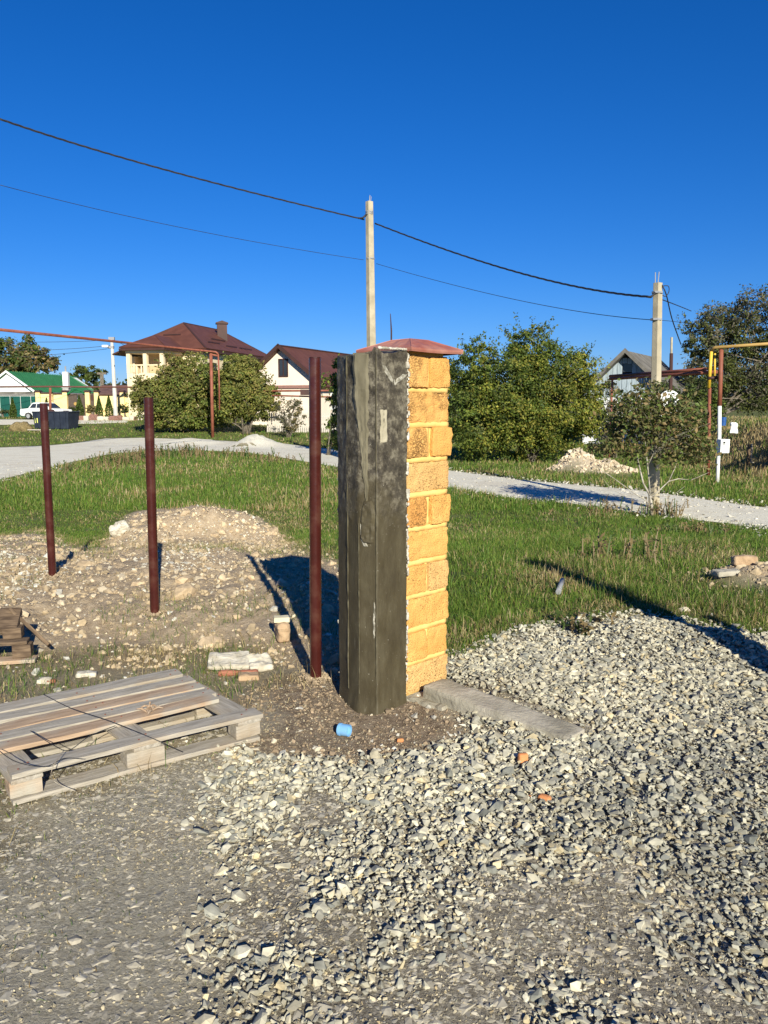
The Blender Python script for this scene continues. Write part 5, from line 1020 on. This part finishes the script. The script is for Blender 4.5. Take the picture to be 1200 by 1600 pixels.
# ---------------------------------------------------------------- houses
def quadpoly(mb, pts): return mb.add([Vector(p) for p in pts], [tuple(range(len(pts)))])
def slabpoly(mb, pts, t=.12):                 # thick roof plane
    n = (Vector(pts[1]) - Vector(pts[0])).cross(Vector(pts[2]) - Vector(pts[0])).normalized(); return mb.prism(pts, n * t)
def window(parent, c, w_, h_, M_, mull=1, frame=None, fname='window'):
    """window set 6 cm into the wall; M_ turns local x along the wall, -y outwards"""
    f = MB(); t = .07; fr = frame or M_brtrim
    for a, d in (((0, 0, h_ / 2), (w_ + t, .10, t)), ((0, 0, -h_ / 2), (w_ + t, .10, t)), ((-w_ / 2, 0, 0), (t, .10, h_ - t)), ((w_ / 2, 0, 0), (t, .10, h_ - t))): f.box(Vector(c) + M_ @ Vector(a), d, M=M_)
    for k in range(mull): f.box(Vector(c) + M_ @ Vector((-w_ / 2 + w_ * (k + 1) / (mull + 1), 0, 0)), (t * .8, .09, h_ - t), M=M_)
    o = f.build(fname, fr, parent); MB().box(Vector(c) + M_ @ Vector((0, .02, 0)), (w_ - t, .02, h_ - t), M=M_).build('pane', M_glass, o); return o
# mansion with brown hipped roof
mn = thing('mansion', (-16, 78, .35), 'large cream two-storey house with a brown hipped roof and tall brown chimney', 'house')
ld, rd = Vector((-.97, .24, 0)), Vector((.24, .97, 0)); Nn = Vector((-16, 72, 0)); LW, RL = 7.2, 14.4; ez, rz_ = 6.35, 8.95
def mp_(a, b_, z): return Nn + ld * a + rd * b_ + Vector((0, 0, z))
r0_, r1_ = mp_(LW / 2, 3.5, rz_), mp_(LW / 2, RL - 3.5, rz_)
E = [mp_(-.5, -.5, ez), mp_(LW + .5, -.5, ez), mp_(LW + .5, RL + .5, ez), mp_(-.5, RL + .5, ez)]
rf = MB(); slabpoly(rf, [E[1], E[0], r0_]); slabpoly(rf, [E[0], E[3], r1_, r0_]); slabpoly(rf, [E[3], E[2], r1_]); slabpoly(rf, [E[2], E[1], r0_, r1_]); roof = rf.build('roof', M_brroof, mn)
rg = MB()
for a, b_ in ((E[0], r0_), (E[1], r0_), (r0_, r1_), (E[3], r1_)): rg.tube([a + Vector((0, 0, .1)), b_ + Vector((0, 0, .1))], .11, 5)
rg.build('ridge_cap', M_brtrim, roof)
ev = MB()
for i in range(4): a, b_ = E[i], E[(i + 1) % 4]; m_ = (b_ - a).normalized(); ev.box((a + b_) / 2 + Vector((0, 0, -.12)), ((b_ - a).length, .12, .22), M=Matrix((m_, Vector((-m_.y, m_.x, 0)), Vector((0, 0, 1)))).transposed())
ev.build('eaves_board', M_brtrim, roof)
for (f0, f1, hh_) in ((.15,.40,.42),(.05,.25,.25),(.35,.55,.2),(.6,.85,.2)):          # snow guards
    for s in (0,):
        A_ = E[0].lerp(E[3], f0); B_ = E[0].lerp(E[3], f1); T_ = r0_.lerp(r1_, .5); a = A_.lerp(T_, hh_) + Vector((.05, 0, .22)); b_ = a + (B_ - A_) * .8; MB().tube([a, b_], .05, 4).build('snow_guard', M_brtrim, roof)
for (f0, f1, hh_) in ((.25,.6,.5),(.1,.4,.2)): A_ = E[1].lerp(E[0], f0); B_ = E[1].lerp(E[0], f1); a = A_.lerp(r0_, hh_) + Vector((0, -.1, .22)); MB().tube([a, a + (B_ - A_) * .6], .05, 4).build('snow_guard', M_brtrim, roof)
xm = Matrix((ld * -1, rd, Vector((0, 0, 1)))).transposed()
wl = MB(); wl.box(mp_(LW / 2, RL / 2, ez / 2), (LW, RL, ez - .02), M=xm); wl.build('wall', M_cream, mn)
chx = P(347, 520, 80.5); cm = Matrix.Rotation(R(14), 3, 'Z'); co = MB().box((chx.x, 80.5, 8.1), (.95, .8, 2.6), M=cm).build('chimney', M_brtrim, roof); ct = MB().box((chx.x, 80.5, 9.43), (1.2, 1.05, .12), M=cm); zt = 9.49; ct.prism([Vector((chx.x, 80.5, zt)) + cm @ Vector(q) for q in ((-.6,-.5,0),(.6,-.5,0),(0,-.5,.2))], cm @ Vector((0, 1.0, 0))); ct.build('chimney_hood', M_brtrim, roof)
# loggia wing
WC = Vector((P(243, 600, 71).x, 71.2, 0)); hw = 1.75
def wp_(a, b_, z): return WC + ld * -a + rd * b_ + Vector((0, 0, z))
E2 = [wp_(-hw - .4, -hw - .4, 6.32), wp_(hw + .4, -hw - .4, 6.32), wp_(hw + .4, hw + 2, 6.32), wp_(-hw - .4, hw + 2, 6.32)]; a2 = wp_(0, .0, 7.45); a3 = wp_(0, hw + 2, 7.45)
w2 = MB(); slabpoly(w2, [E2[0], E2[1], a2]); slabpoly(w2, [E2[1], E2[2], a3, a2]); slabpoly(w2, [E2[3], E2[0], a2, a3]); w2.build('wing_roof', M_brroof, mn)
MB().box(wp_(0, .3, 6.2), (hw * 2 + .8, hw * 2 + 1.6, .18), M=xm).build('wing_eaves', M_brtrim, mn)
MB().box(wp_(0, 0, 6.0), (hw * 2 + .1, hw * 2 + .1, .22), M=xm).build('wing_lintel', M_cream, mn)
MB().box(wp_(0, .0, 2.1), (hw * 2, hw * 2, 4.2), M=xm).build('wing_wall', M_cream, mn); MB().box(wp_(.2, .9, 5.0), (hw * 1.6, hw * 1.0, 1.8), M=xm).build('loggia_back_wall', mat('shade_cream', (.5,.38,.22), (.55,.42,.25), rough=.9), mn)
for a, b_ in ((-hw + .16, -hw + .16), (0, -hw + .16), (hw - .16, -hw + .16), (-hw + .16, hw - .16)): MB().box(wp_(a, b_, 5.05), (.34, .34, 1.72), M=xm).build('column', M_cream, mn)
for k in range(3): MB().tube([wp_(-hw + .4 + k * .46, -hw + .14, 4.2), wp_(-hw + .4 + k * .46, -hw + .14, 4.55), wp_(-hw + .4 + k * .46, -hw + .14, 4.85)], [.05, .09, .05], 6).build('baluster', M_cream, mn)
MB().box(wp_(0, -hw + .14, 4.9), (hw * 2 - .5, .16, .1), M=xm).build('balustrade_rail', M_cream, mn)
slb = MB(); slabpoly(slb, [wp_(-hw - 1.2, -hw - .2, 5.75), wp_(-hw - .1, -hw - .2, 6.15), wp_(-hw - .1, hw, 6.15), wp_(-hw - 1.2, hw, 5.75)]); slb.build('side_canopy', M_brtrim, mn)
MB().box(wp_(-hw - .45, .8, 3), (.7, 2.2, 5.4), M=xm).build('side_wall', M_cream, mn)
rm = Matrix((rd, ld, Vector((0, 0, 1)))).transposed()
for k in range(4): window(mn, mp_(-.03, 2 + k * 3.4, 4.6), 1.0, 1.3, rm, 1, M_brtrim)
# cream gable house
ch = thing('gable_house', (-6.4, 63, .2), 'cream house with a brown gable roof and one dark attic window', 'house')
apx = Vector((-7.68, 60, 5.82)); rdir = Vector((3.8, 9, 0)).normalized(); gdir = Vector((rdir.y, -rdir.x, 0)); HWg = 3.55; GL = 15; ez = 3.05; gm = Matrix((gdir, rdir, Vector((0, 0, 1)))).transposed()
def hp(a, b_, z): return Vector((apx.x, apx.y, 0)) + gdir * a + rdir * b_ + Vector((0, 0, z))
w_ = MB(); w_.prism([hp(-HWg + .35, .25, -.2), hp(HWg - .35, .25, -.2), hp(HWg - .35, .25, ez), hp(0, .25, 5.62), hp(-HWg + .35, .25, ez)], rdir * (GL - .5)); w_.build('wall', M_peach, ch)
rf = MB()
for s in (-1, 1): pts = [hp(s * (HWg + .25), -.25, ez - .2), hp(s * (HWg + .25), GL, ez - .2), hp(0, GL, 5.82), hp(0, -.25, 5.82)]; slabpoly(rf, pts if s < 0 else pts[::-1], .14)
roof = rf.build('roof', M_brroof, ch)
vb = MB()
for s in (-1, 1): vb.prism([hp(s * (HWg + .25), -.3, ez - .38), hp(s * (HWg + .25), -.3, ez - .06), hp(0, -.3, 5.98), hp(0, -.3, 5.66)], rdir * .1)
vb.build('verge_board', M_brtrim, roof); MB().tube([hp(0, -.3, 5.86), hp(0, GL, 5.86)], .07, 5).build('ridge_cap', M_brtrim, roof)
window(ch, hp(.15, .22, 4.25), .72, 1.25, gm, 1, M_brtrim)
for k in (-1, 1): MB().box(hp(.15 + k * .27, .27, 4.25), (.12, .01, 1.1), M=gm).build('curtain', M_wht, ch)
MB().box(hp(0, .2, 2.85), (HWg * 2 - .7, .12, .22), M=gm).build('string_course', mat('dusty_brown_trim', (.25,.13,.11), (.3,.16,.13)), ch)
for k in range(3): window(ch, hp(HWg - .33, 2.5 + k * 3.6, 1.8), 1.1, 1.2, Matrix((rdir, gdir * -1, Vector((0, 0, 1)))).transposed(), 1, M_wht)
# pale picket fence in front of it
fA, fB = P(418, 655, 54), P(560, 655, 54); fz = float(height(fA.x, 54)); pf = thing('picket_fence', (fA.x, 54, fz), 'pale grey picket fence in front of the cream gable house', 'fence'); mp_pick = mat('pale_picket', (.42,.38,.33), (.55,.5,.44), rough=.9); nP = 44; me0 = None
for k in range(nP):
    x = fA.x + (fB.x - fA.x) * k / (nP - 1)
    if me0 is None: o = MB().prism([(-.055, 0, 0), (.055, 0, 0), (.055, 0, 1.25), (0, 0, 1.34), (-.055, 0, 1.25)], (0, .03, 0)).build('picket', mp_pick); me0 = o.data
    else: o = bpy.data.objects.new('picket', me0); COL.objects.link(o)
    o.parent = pf; o.location = (x - fA.x, 0, 0)
for z in (.35, 1.0): MB().box(((fA.x + fB.x) / 2, 54.05, fz + z), (fB.x - fA.x, .04, .08)).build('rail', mp_pick, pf)
# house with green roof
gh_ = thing('green_roof_house', (-38, 90, .35), 'low white house with a green sheet roof and white chimney at the left edge', 'house')
ap = Vector((-39.6, 85, 4.95)); rdir = Vector((1.6, 15, 0)).normalized(); gdir = Vector((rdir.y, -rdir.x, 0)); HWg = 3.0; GL = 15.5; ez = 2.85; gm = Matrix((gdir, rdir, Vector((0, 0, 1)))).transposed()
def hq(a, b_, z): return Vector((ap.x, ap.y, 0)) + gdir * a + rdir * b_ + Vector((0, 0, z))
MB().prism([hq(-HWg + .2, .3, .2), hq(HWg - .2, .3, .2), hq(HWg - .2, .3, ez), hq(0, .3, 4.8), hq(-HWg + .2, .3, ez)], rdir * (GL - .5)).build('wall', M_wht, gh_)
rf = MB()
for s in (-1, 1): pts = [hq(s * HWg, 0, ez - .05), hq(s * HWg, GL, ez - .05), hq(0, GL - (2.2 if s > 0 else 0), 4.95), hq(0, 0, 4.95)]; slabpoly(rf, pts if s < 0 else pts[::-1], .1)
roof = rf.build('roof', M_grroof, gh_); rib = MB()
for k in range(38): f = k * .4; rib.tube([hq(HWg, f + .1, ez + .03), hq(.02, min(f + .1, GL - 2.2), 5.04)], .035, 3)
rib.build('standing_seams', M_grroof, roof); MB().box(hq(HWg + .05, GL / 2, ez - .1), (.12, GL, .16), M=gm).build('gutter', M_grey, roof)
vb = MB()
for s in (-1, 1): vb.prism([hq(s * (HWg + .1), -.05, ez - .15), hq(s * (HWg + .1), -.05, ez + .1), hq(0, -.05, 5.08), hq(0, -.05, 4.84)], rdir * .1)
vb.build('verge_board', M_wht, roof)
cx = P(103.5, 600, 86); MB().box((cx.x, 86, 2.5), (.62, .6, 1.6)).build('chimney_base', mat('grey_masonry', (.3,.29,.27), (.42,.4,.38), scale=6, rough=.9), gh_); MB().box((cx.x, 86, 4.1), (.55, .5, 1.7)).build('chimney', M_wht, gh_); MB().box((cx.x, 86, 3.33), (.75, .7, .1)).build('chimney_collar', M_wht, gh_); MB().tube([(cx.x, 86, 4.9), (cx.x, 86, 5.55)], .09, 6).build('flue', M_grey, gh_)
# green metal fence and yellow masonry fence
YF = 78
fl_ = P(-40, 640, YF).x; fr_ = P(60, 640, YF).x; gf = thing('green_metal_fence', (fl_, YF, .35), 'dark green corrugated metal fence in front of the white gable at the left edge', 'fence'); zb_, zt_ = .35, P(30, 619, YF).z
nn_ = int((fr_ - fl_) / .5); me0 = None
for k in range(nn_):
    if me0 is None: o = MB().box((0, 0, (zt_ - zb_) / 2), (.47, .04, zt_ - zb_)).build('sheet_panel', M_grfence); me0 = o.data
    else: o = bpy.data.objects.new('sheet_panel', me0); COL.objects.link(o)
    o.parent = gf; o.location = (.25 + k * .5, .04 * (k % 2), 0)
MB().box(((fl_ + fr_) / 2, YF - .02, zt_ + .3), (fr_ - fl_, .3, .22)).box(((fl_ + fr_) / 2, YF + .05, zt_ + .1), (fr_ - fl_, .2, .14)).build('top_rail', M_slate, gf)
yl, yr = P(61, 640, YF).x, P(222, 640, YF).x; yf = thing('masonry_fence', (yl, YF, .35), 'yellow rendered masonry fence with brown copings along the front of the houses', 'fence'); M_ywall = mat('yellow_wall', (.80,.60,.27), (.86,.67,.33), scale=1.2, rough=.9)
def X(u): return P(u, 640, YF).x
for (ua, ub) in ((66,84),(85.5,100),(121,135)): pass
for (ua, ub, vt) in ((63,83.5,615),(85.5,103,616),(154,183,618),(185,190,618),(190,222,617)):
    zt_ = P(ua, vt, YF).z; MB().box(((X(ua) + X(ub)) / 2, YF, (zt_ + .3) / 2), (X(ub) - X(ua), .25, zt_ - .3)).build('wall_panel', M_ywall, yf); MB().box(((X(ua) + X(ub)) / 2, YF, zt_ + .05), (X(ub) - X(ua), .42, .12)).build('coping', M_brtrim, yf)
for u in (62, 104, 139, 153, 193):
    zt_ = P(u, 612.5, YF).z; c = X(u); MB().box((c, YF - .1, (zt_ + .3) / 2), (.42, .42, zt_ - .3)).build('fence_pillar', M_ywall, yf); MB().prism([(c - .33, YF - .43, zt_), (c + .33, YF - .43, zt_), (c + .18, YF - .43, zt_ + .16), (c - .18, YF - .43, zt_ + .16)], (0, .66, 0)).build('pillar_cap', M_brtrim, yf)
gt = thing('yard_gate', (X(121), YF, .35), 'dark brown double gate with an arched roof between the yellow fence pillars', 'gate')
for (ua, ub) in ((107.5, 121.5), (122, 136.5)): MB().box(((X(ua) + X(ub)) / 2, YF + .02, 1.45), (X(ub) - X(ua) - .04, .08, 2.2)).build('gate_leaf', mat('gate_brown', (.07,.05,.04), (.1,.075,.06)), gt)
ar = MB(); pts = [(X(107) + (X(137) - X(107)) * k / 12, YF - .2, P(121, 616, YF).z + .45 * math.sin(math.pi * k / 12) ** 1.3) for k in range(13)]; ar.tube(pts, .10, 6); ar.build('arched_roof', M_grroof, gt)
MB().tube([(X(119), YF - .06, 1.6), (X(119), YF - .1, 1.6)], .17, 10).build('rosette', M_ypale, gt)
wk = thing('wicket_gate', (X(146), YF, .35), 'narrow dark brown wicket gate right of the double gate', 'gate'); MB().box(((X(141.5) + X(151)) / 2, YF + .02, 1.5), (X(151) - X(141.5), .08, 2.2)).build('gate_leaf', MATS['gate_brown'], wk); MB().box((X(146), YF - .05, 2.2), (.5, .02, .5)).build('panel', M_brtrim, wk)
br_ = thing('brown_roof_shed', (X(195), 88, .3), 'low outbuilding with a weathered brown roof behind the yellow fence', 'building')
rb_ = MB(); A_ = [P(150, 617, 86), P(225, 617, 86), P(222, 603, 92), P(160, 603, 92)]; slabpoly(rb_, A_, .1); rb_.build('roof', mat('old_brown_roof', (.10,.05,.04), (.2,.11,.09), scale=2, rough=.9), br_); MB().box(((A_[0].x + A_[1].x) / 2, 89.5, 1.5), (A_[1].x - A_[0].x - .4, 6, 2.2)).build('wall', M_ywall, br_)
# low rubble wall
lw = thing('low_rubble_wall', (X(150), 68, .2), 'low wall of loose red-brown and pale stones in front of the thujas', 'wall'); rq2 = random.Random(8); ms = [mat('rubble_brown', (.16,.08,.06), (.25,.14,.11), rough=.9), M_slab, mat('rubble_brown', (0,0,0))]
xa, xb = P(112, 655, 67).x, P(228, 655, 67).x; shp = [rough_box((1, 1, 1), 3, .08, .2, 300 + i, 2).build('stone', ms[i % 2]) for i in range(6)]
k = 0; x = xa
while x < xb:
    w1 = rq2.uniform(.25, .7); hz_ = rq2.uniform(.3, .6); i = rq2.choice((0, 2, 4, 0, 2, 1, 3)); o = shp[i] if k < 0 else bpy.data.objects.new('stone', shp[i].data)
    COL.objects.link(o); o.parent = lw; o.location = Vector((x + w1 / 2, 67 + rq2.uniform(-.1, .1), float(height(x, 67)) + hz_ / 2 - .05)) - Vector(lw.location); o.scale = (w1, .4, hz_); o.rotation_euler = (0, 0, rq2.uniform(-.3, .3)); x += w1 * .95
for o in shp: bpy.data.objects.remove(o)
# old house with plank gable
YO = 43; oh = thing('plank_gable_house', (P(980, 650, YO).x, YO, -.5), 'old white-walled house with grey-blue plank gable and slate roof behind the young tree', 'house')
ap = P(979, 548, YO); vd = Vector((ap.x, ap.y, 0)).normalized(); rdir = (Matrix.Rotation(R(-14), 3, 'Z') @ vd); gdir = Vector((rdir.y, -rdir.x, 0)); gm = Matrix((gdir, rdir, Vector((0, 0, 1)))).transposed(); HWg = 2.5; GL = 8; ez = ap.z - 2.45
def ho(a, b_, z): return Vector((ap.x, ap.y, 0)) + gdir * a + rdir * b_ + Vector((0, 0, z))
MB().box(ho(0, GL / 2 + .1, (ez - .7) / 2), (HWg * 2 - .5, GL - .2, ez + .7), M=gm).build('wall', M_wht, oh); me0 = None
for k in range(23):
    a = -HWg + .35 + k * .255; top = ez + (1 - abs(a) / HWg) * 2.35 - .12
    if abs(a) < HWg - .3 and top > ez + .1:
        if abs(a) < .3:
            MB().box(ho(a, .2, (ez + top - .95) / 2), (.235, .03, top - .95 - ez), M=gm).build('gable_plank', M_greywood, oh); MB().box(ho(a, .2, top - .18), (.235, .03, .30), M=gm).build('gable_plank', M_greywood, oh)
        else:
            tl, tr = [ez + (1 - abs(a + q) / HWg) * 2.45 - .04 for q in (-.118, .118)]; yo = .2 + .012 * (k % 2)
            MB().prism([ho(a - .118, yo, ez), ho(a + .118, yo, ez), ho(a + .118, yo, tr), ho(a - .118, yo, tl)], rdir * .03).build('gable_plank', M_greywood, oh)
MB().box(ho(0, .32, ap.z - .85), (.5, .03, .5), M=gm).build('attic_opening', M_glass, oh)
rf = MB()
for s in (-1, 1): pts = [ho(s * (HWg + .3), -.3, ez - .2), ho(s * (HWg + .3), GL, ez - .2), ho(0, GL, ap.z), ho(0, -.3, ap.z)]; slabpoly(rf, pts if s < 0 else pts[::-1], .1)
rf.build('roof', M_slate, oh); vb = MB()
for s in (-1, 1): vb.prism([ho(s * (HWg + .3), -.35, ez - .34), ho(s * (HWg + .3), -.35, ez - .12), ho(0, -.35, ap.z + .12), ho(0, -.35, ap.z - .12)], rdir * .06)
vb.build('verge_board', M_slate, oh)
wc_ = P(1046, 627, 33); wr = thing('white_arched_panel', (wc_.x, 33, -.4), 'white round-topped panel with a dark hole showing through the leaves right of the second pole', 'panel')
pts = [wc_ + Vector((.45 * math.cos(a), 0, .45 * math.sin(a))) for a in np.linspace(0, math.pi, 12)] + [wc_ + Vector((-.45, 0, -.6)), wc_ + Vector((.3, 0, -.6))]; MB().prism(pts, (0, .06, 0)).build('panel', M_wht, wr); MB().tube([wc_ + Vector((.1, -.02, .02)), wc_ + Vector((.1, -.01, .02))], .14, 8).build('hole', M_glass, wr)

# ---------------------------------------------------------------- white sedan
YC = 69; cbx, cfx = P(37, 650, YC).x, P(113, 650, YC - 1).x; L_ = 4.05; gz_ = float(height((cbx + cfx) / 2, YC)); cxm = P(72, 640, YC).x
car = thing('parked_car', (cxm, YC, gz_), 'white old boxy sedan parked on the far road behind the dark container', 'car'); am = R(-18); cm = Matrix.Rotation(am, 3, 'Z')
def cp_(x, y, z): return Vector((cxm, YC, gz_)) + cm @ Vector((x, y, z))
prof = [(-2.02,.36),(-2.05,.62),(-2.0,.86),(-1.15,.93),(1.0,.93),(1.95,.84),(2.03,.78),(2.03,.40),(1.75,.28),(1.62,.50),(1.30,.60),(.98,.50),(.85,.28),(-.75,.28),(-.88,.50),(-1.2,.60),(-1.52,.50),(-1.65,.28)]
MB().prism([cp_(x, -.78, z) for x, z in prof], cm @ Vector((0, 1.56, 0))).build('body', M_wht, car)
cab = MB(); lo_ = [(-1.22,.92),(.95,.92),(.38,1.38),(-.88,1.38)]; vs = [cp_(x, s * (.74 if z < 1 else .60), z) for s in (-1, 1) for x, z in lo_]; cab.add(vs, [(0,1,2,3),(7,6,5,4),(0,4,5,1),(1,5,6,2),(2,6,7,3),(3,7,4,0)]); cab.build('cabin', M_wht, car); MB().prism([cp_(-.84, -.61, 1.37), cp_(.36, -.61, 1.37), cp_(.30, -.57, 1.42), cp_(-.78, -.57, 1.42)], cm @ Vector((0, 1.2, 0))).build('roof_panel', M_wht, car)
for pts in ([(-1.05,.97),(-.42,.97),(-.42,1.32),(-.80,1.32)], [(-.34,.97),(.28,.97),(.18,1.32),(-.34,1.32)], [(.34,.97),(.74,.97),(.34,1.30),(.26,1.30)]):
    for s in (-1, 1): MB().prism([cp_(x, s * (.755 - (z - .92) * .30), z) for x, z in pts], cm @ Vector((0, .012 * s, 0))).build('side_window', M_glass, car)
MB().prism([cp_(.96, -.62, .97), cp_(.96, .62, .97), cp_(.46, .54, 1.34), cp_(.46, -.54, 1.34)], cm @ Vector((.03, 0, .02))).build('windscreen', M_glass, car); MB().prism([cp_(-1.2, -.6, .98), cp_(-1.2, .6, .98), cp_(-.93, .53, 1.34), cp_(-.93, -.53, 1.34)], cm @ Vector((-.03, 0, .02))).build('rear_window', M_glass, car)
for x in (-1.2, 1.3):
    for s in (-1, 1):
        c = cp_(x, s * .72, .29); y_ = cm @ Vector((0, 1, 0)); w1 = MB().tube([c - y_ * .09, c + y_ * .09], .29, 18).build('wheel', M_tyre, car); MB().tube([c + y_ * s * .085, c + y_ * s * .10], .19, 14).build('rim', M_grey, w1)
for s in (-1, 1):
    for k in (0, 1): c = cp_(2.04, s * (.60 - k * .17), .66); x_ = cm @ Vector((1, 0, 0)); MB().tube([c, c + x_ * .03], .085, 10).build('headlight', M_wht, car)
MB().box(cp_(2.035, 0, .66), (.02, .75, .14), M=cm).build('grille', M_brtrim, car)
for x in (-2.07, 2.07): MB().box(cp_(x, 0, .47), (.10, 1.56, .10), M=cm).build('bumper', M_grey, car)
for s in (-1, 1): MB().box(cp_(-2.06, s * .58, .68), (.02, .3, .14), M=cm).build('tail_light', M_rust, car)
for s in (-1, 1):
    for x in (-.38, .32): MB().box(cp_(x, s * .785, .82), (.13, .02, .03), M=cm).build('door_handle', M_grey, car)

# ---------------------------------------------------------------- waste container
x0, y0 = gb(49, 671); x1, _ = gb(110, 674); y0 -= .3; gz_ = float(height(x0, y0)); Wc = P(110, 660, y0).x - P(49, 660, y0).x; Hc = P(80, 644, y0).z - gz_
cn = thing('waste_container', ((x0 + x1) / 2, y0, gz_), 'large dark blue-black open waste container in the grass beside the road', 'container'); cxm = P(80, 660, y0).x; cm = Matrix.Rotation(R(-9), 3, 'Z')
def cq(x, y, z): return Vector((cxm, y0 + .9, gz_)) + cm @ Vector((x, y, z))
hb, ht, db, dt = Wc / 2 * .93, Wc / 2, .62, .75
cb_ = MB(); vs = [cq(-hb, -db, .06), cq(hb, -db, .06), cq(hb, db, .06), cq(-hb, db, .06), cq(-ht, -dt, Hc), cq(ht, -dt, Hc), cq(ht, dt, Hc), cq(-ht, dt, Hc)]; vi = [cq(-hb + .06, -db + .06, .12), cq(hb - .06, -db + .06, .12), cq(hb - .06, db - .06, .12), cq(-hb + .06, db - .06, .12), cq(-ht + .06, -dt + .06, Hc), cq(ht - .06, -dt + .06, Hc), cq(ht - .06, dt - .06, Hc), cq(-ht + .06, dt - .06, Hc)]
cb_.add(vs + vi, [(3,2,1,0),(0,1,5,4),(1,2,6,5),(2,3,7,6),(3,0,4,7),(8,9,10,11),(12,13,9,8),(13,14,10,9),(14,15,11,10),(15,12,8,11),(4,5,13,12),(5,6,14,13),(6,7,15,14),(7,4,12,15)]).build('body', M_container, cn)
for k in range(6):
    f = -1 + 2 * (k + .5) / 6; MB().prism([cq(f * hb - .05, -db - .005, .1), cq(f * hb + .05, -db - .005, .1), cq(f * ht + .05, -dt - .005, Hc - .06), cq(f * ht - .05, -dt - .005, Hc - .06)], cm @ Vector((0, -.05, 0))).build('stiffening_rib', M_container, cn)
for a, b_ in ((cq(-ht, -dt, Hc), cq(ht, -dt, Hc)), (cq(-ht, dt, Hc), cq(ht, dt, Hc)), (cq(-ht, -dt, Hc), cq(-ht, dt, Hc)), (cq(ht, -dt, Hc), cq(ht, dt, Hc))): MB().tube([a, b_], .05, 6).build('rim_tube', M_container, cn)
MB().box(cq(-hb * .86, -db - .075 - .02, Hc * .52), (.22, .012, .34), M=cm).build('sticker', mat('sticker_yellow', (.62,.66,.12), (.7,.72,.25), scale=12), cn, bevel=.01)
bg_ = rough_box((.9, .6, .35), 8, .1, .12, 88, 4, None, cq(-hb * .5, 0, Hc - .02)); bg_.build('rubbish_bag', M_brtrim, None); bpy.data.objects['rubbish_bag']['label'] = 'dark rubbish bag heaped in the left end of the container'; bpy.data.objects['rubbish_bag']['category'] = 'rubbish bag'
x, y = gb(29, 674); z = float(height(x, y)); tag(rough_box((1.5, 1.0, .8), 12, .12, .35, 89, 3, None, (x, y + .4, z + .2), squash=lambda v: Vector((v.x * (1 - .5 * max(0, v.z + .1)), v.y, v.z))).build('straw_heap', mat('straw_brown', (.12,.09,.04), (.25,.19,.09), scale=12, rough=1, bump=1), smooth=True), 'brown heap of cut grass left of the dark container', 'heap')
pb = P(48, 673.5, y0 - 1); tag(MB().box((pb.x + .2, y0 - 1.2, float(height(pb.x, y0 - 1.2)) + .09), (2.6, .5, .06), R(-14)).build('pale_board', M_slab, bevel=.01), 'pale flat board lying in the grass in front of the container', 'board')
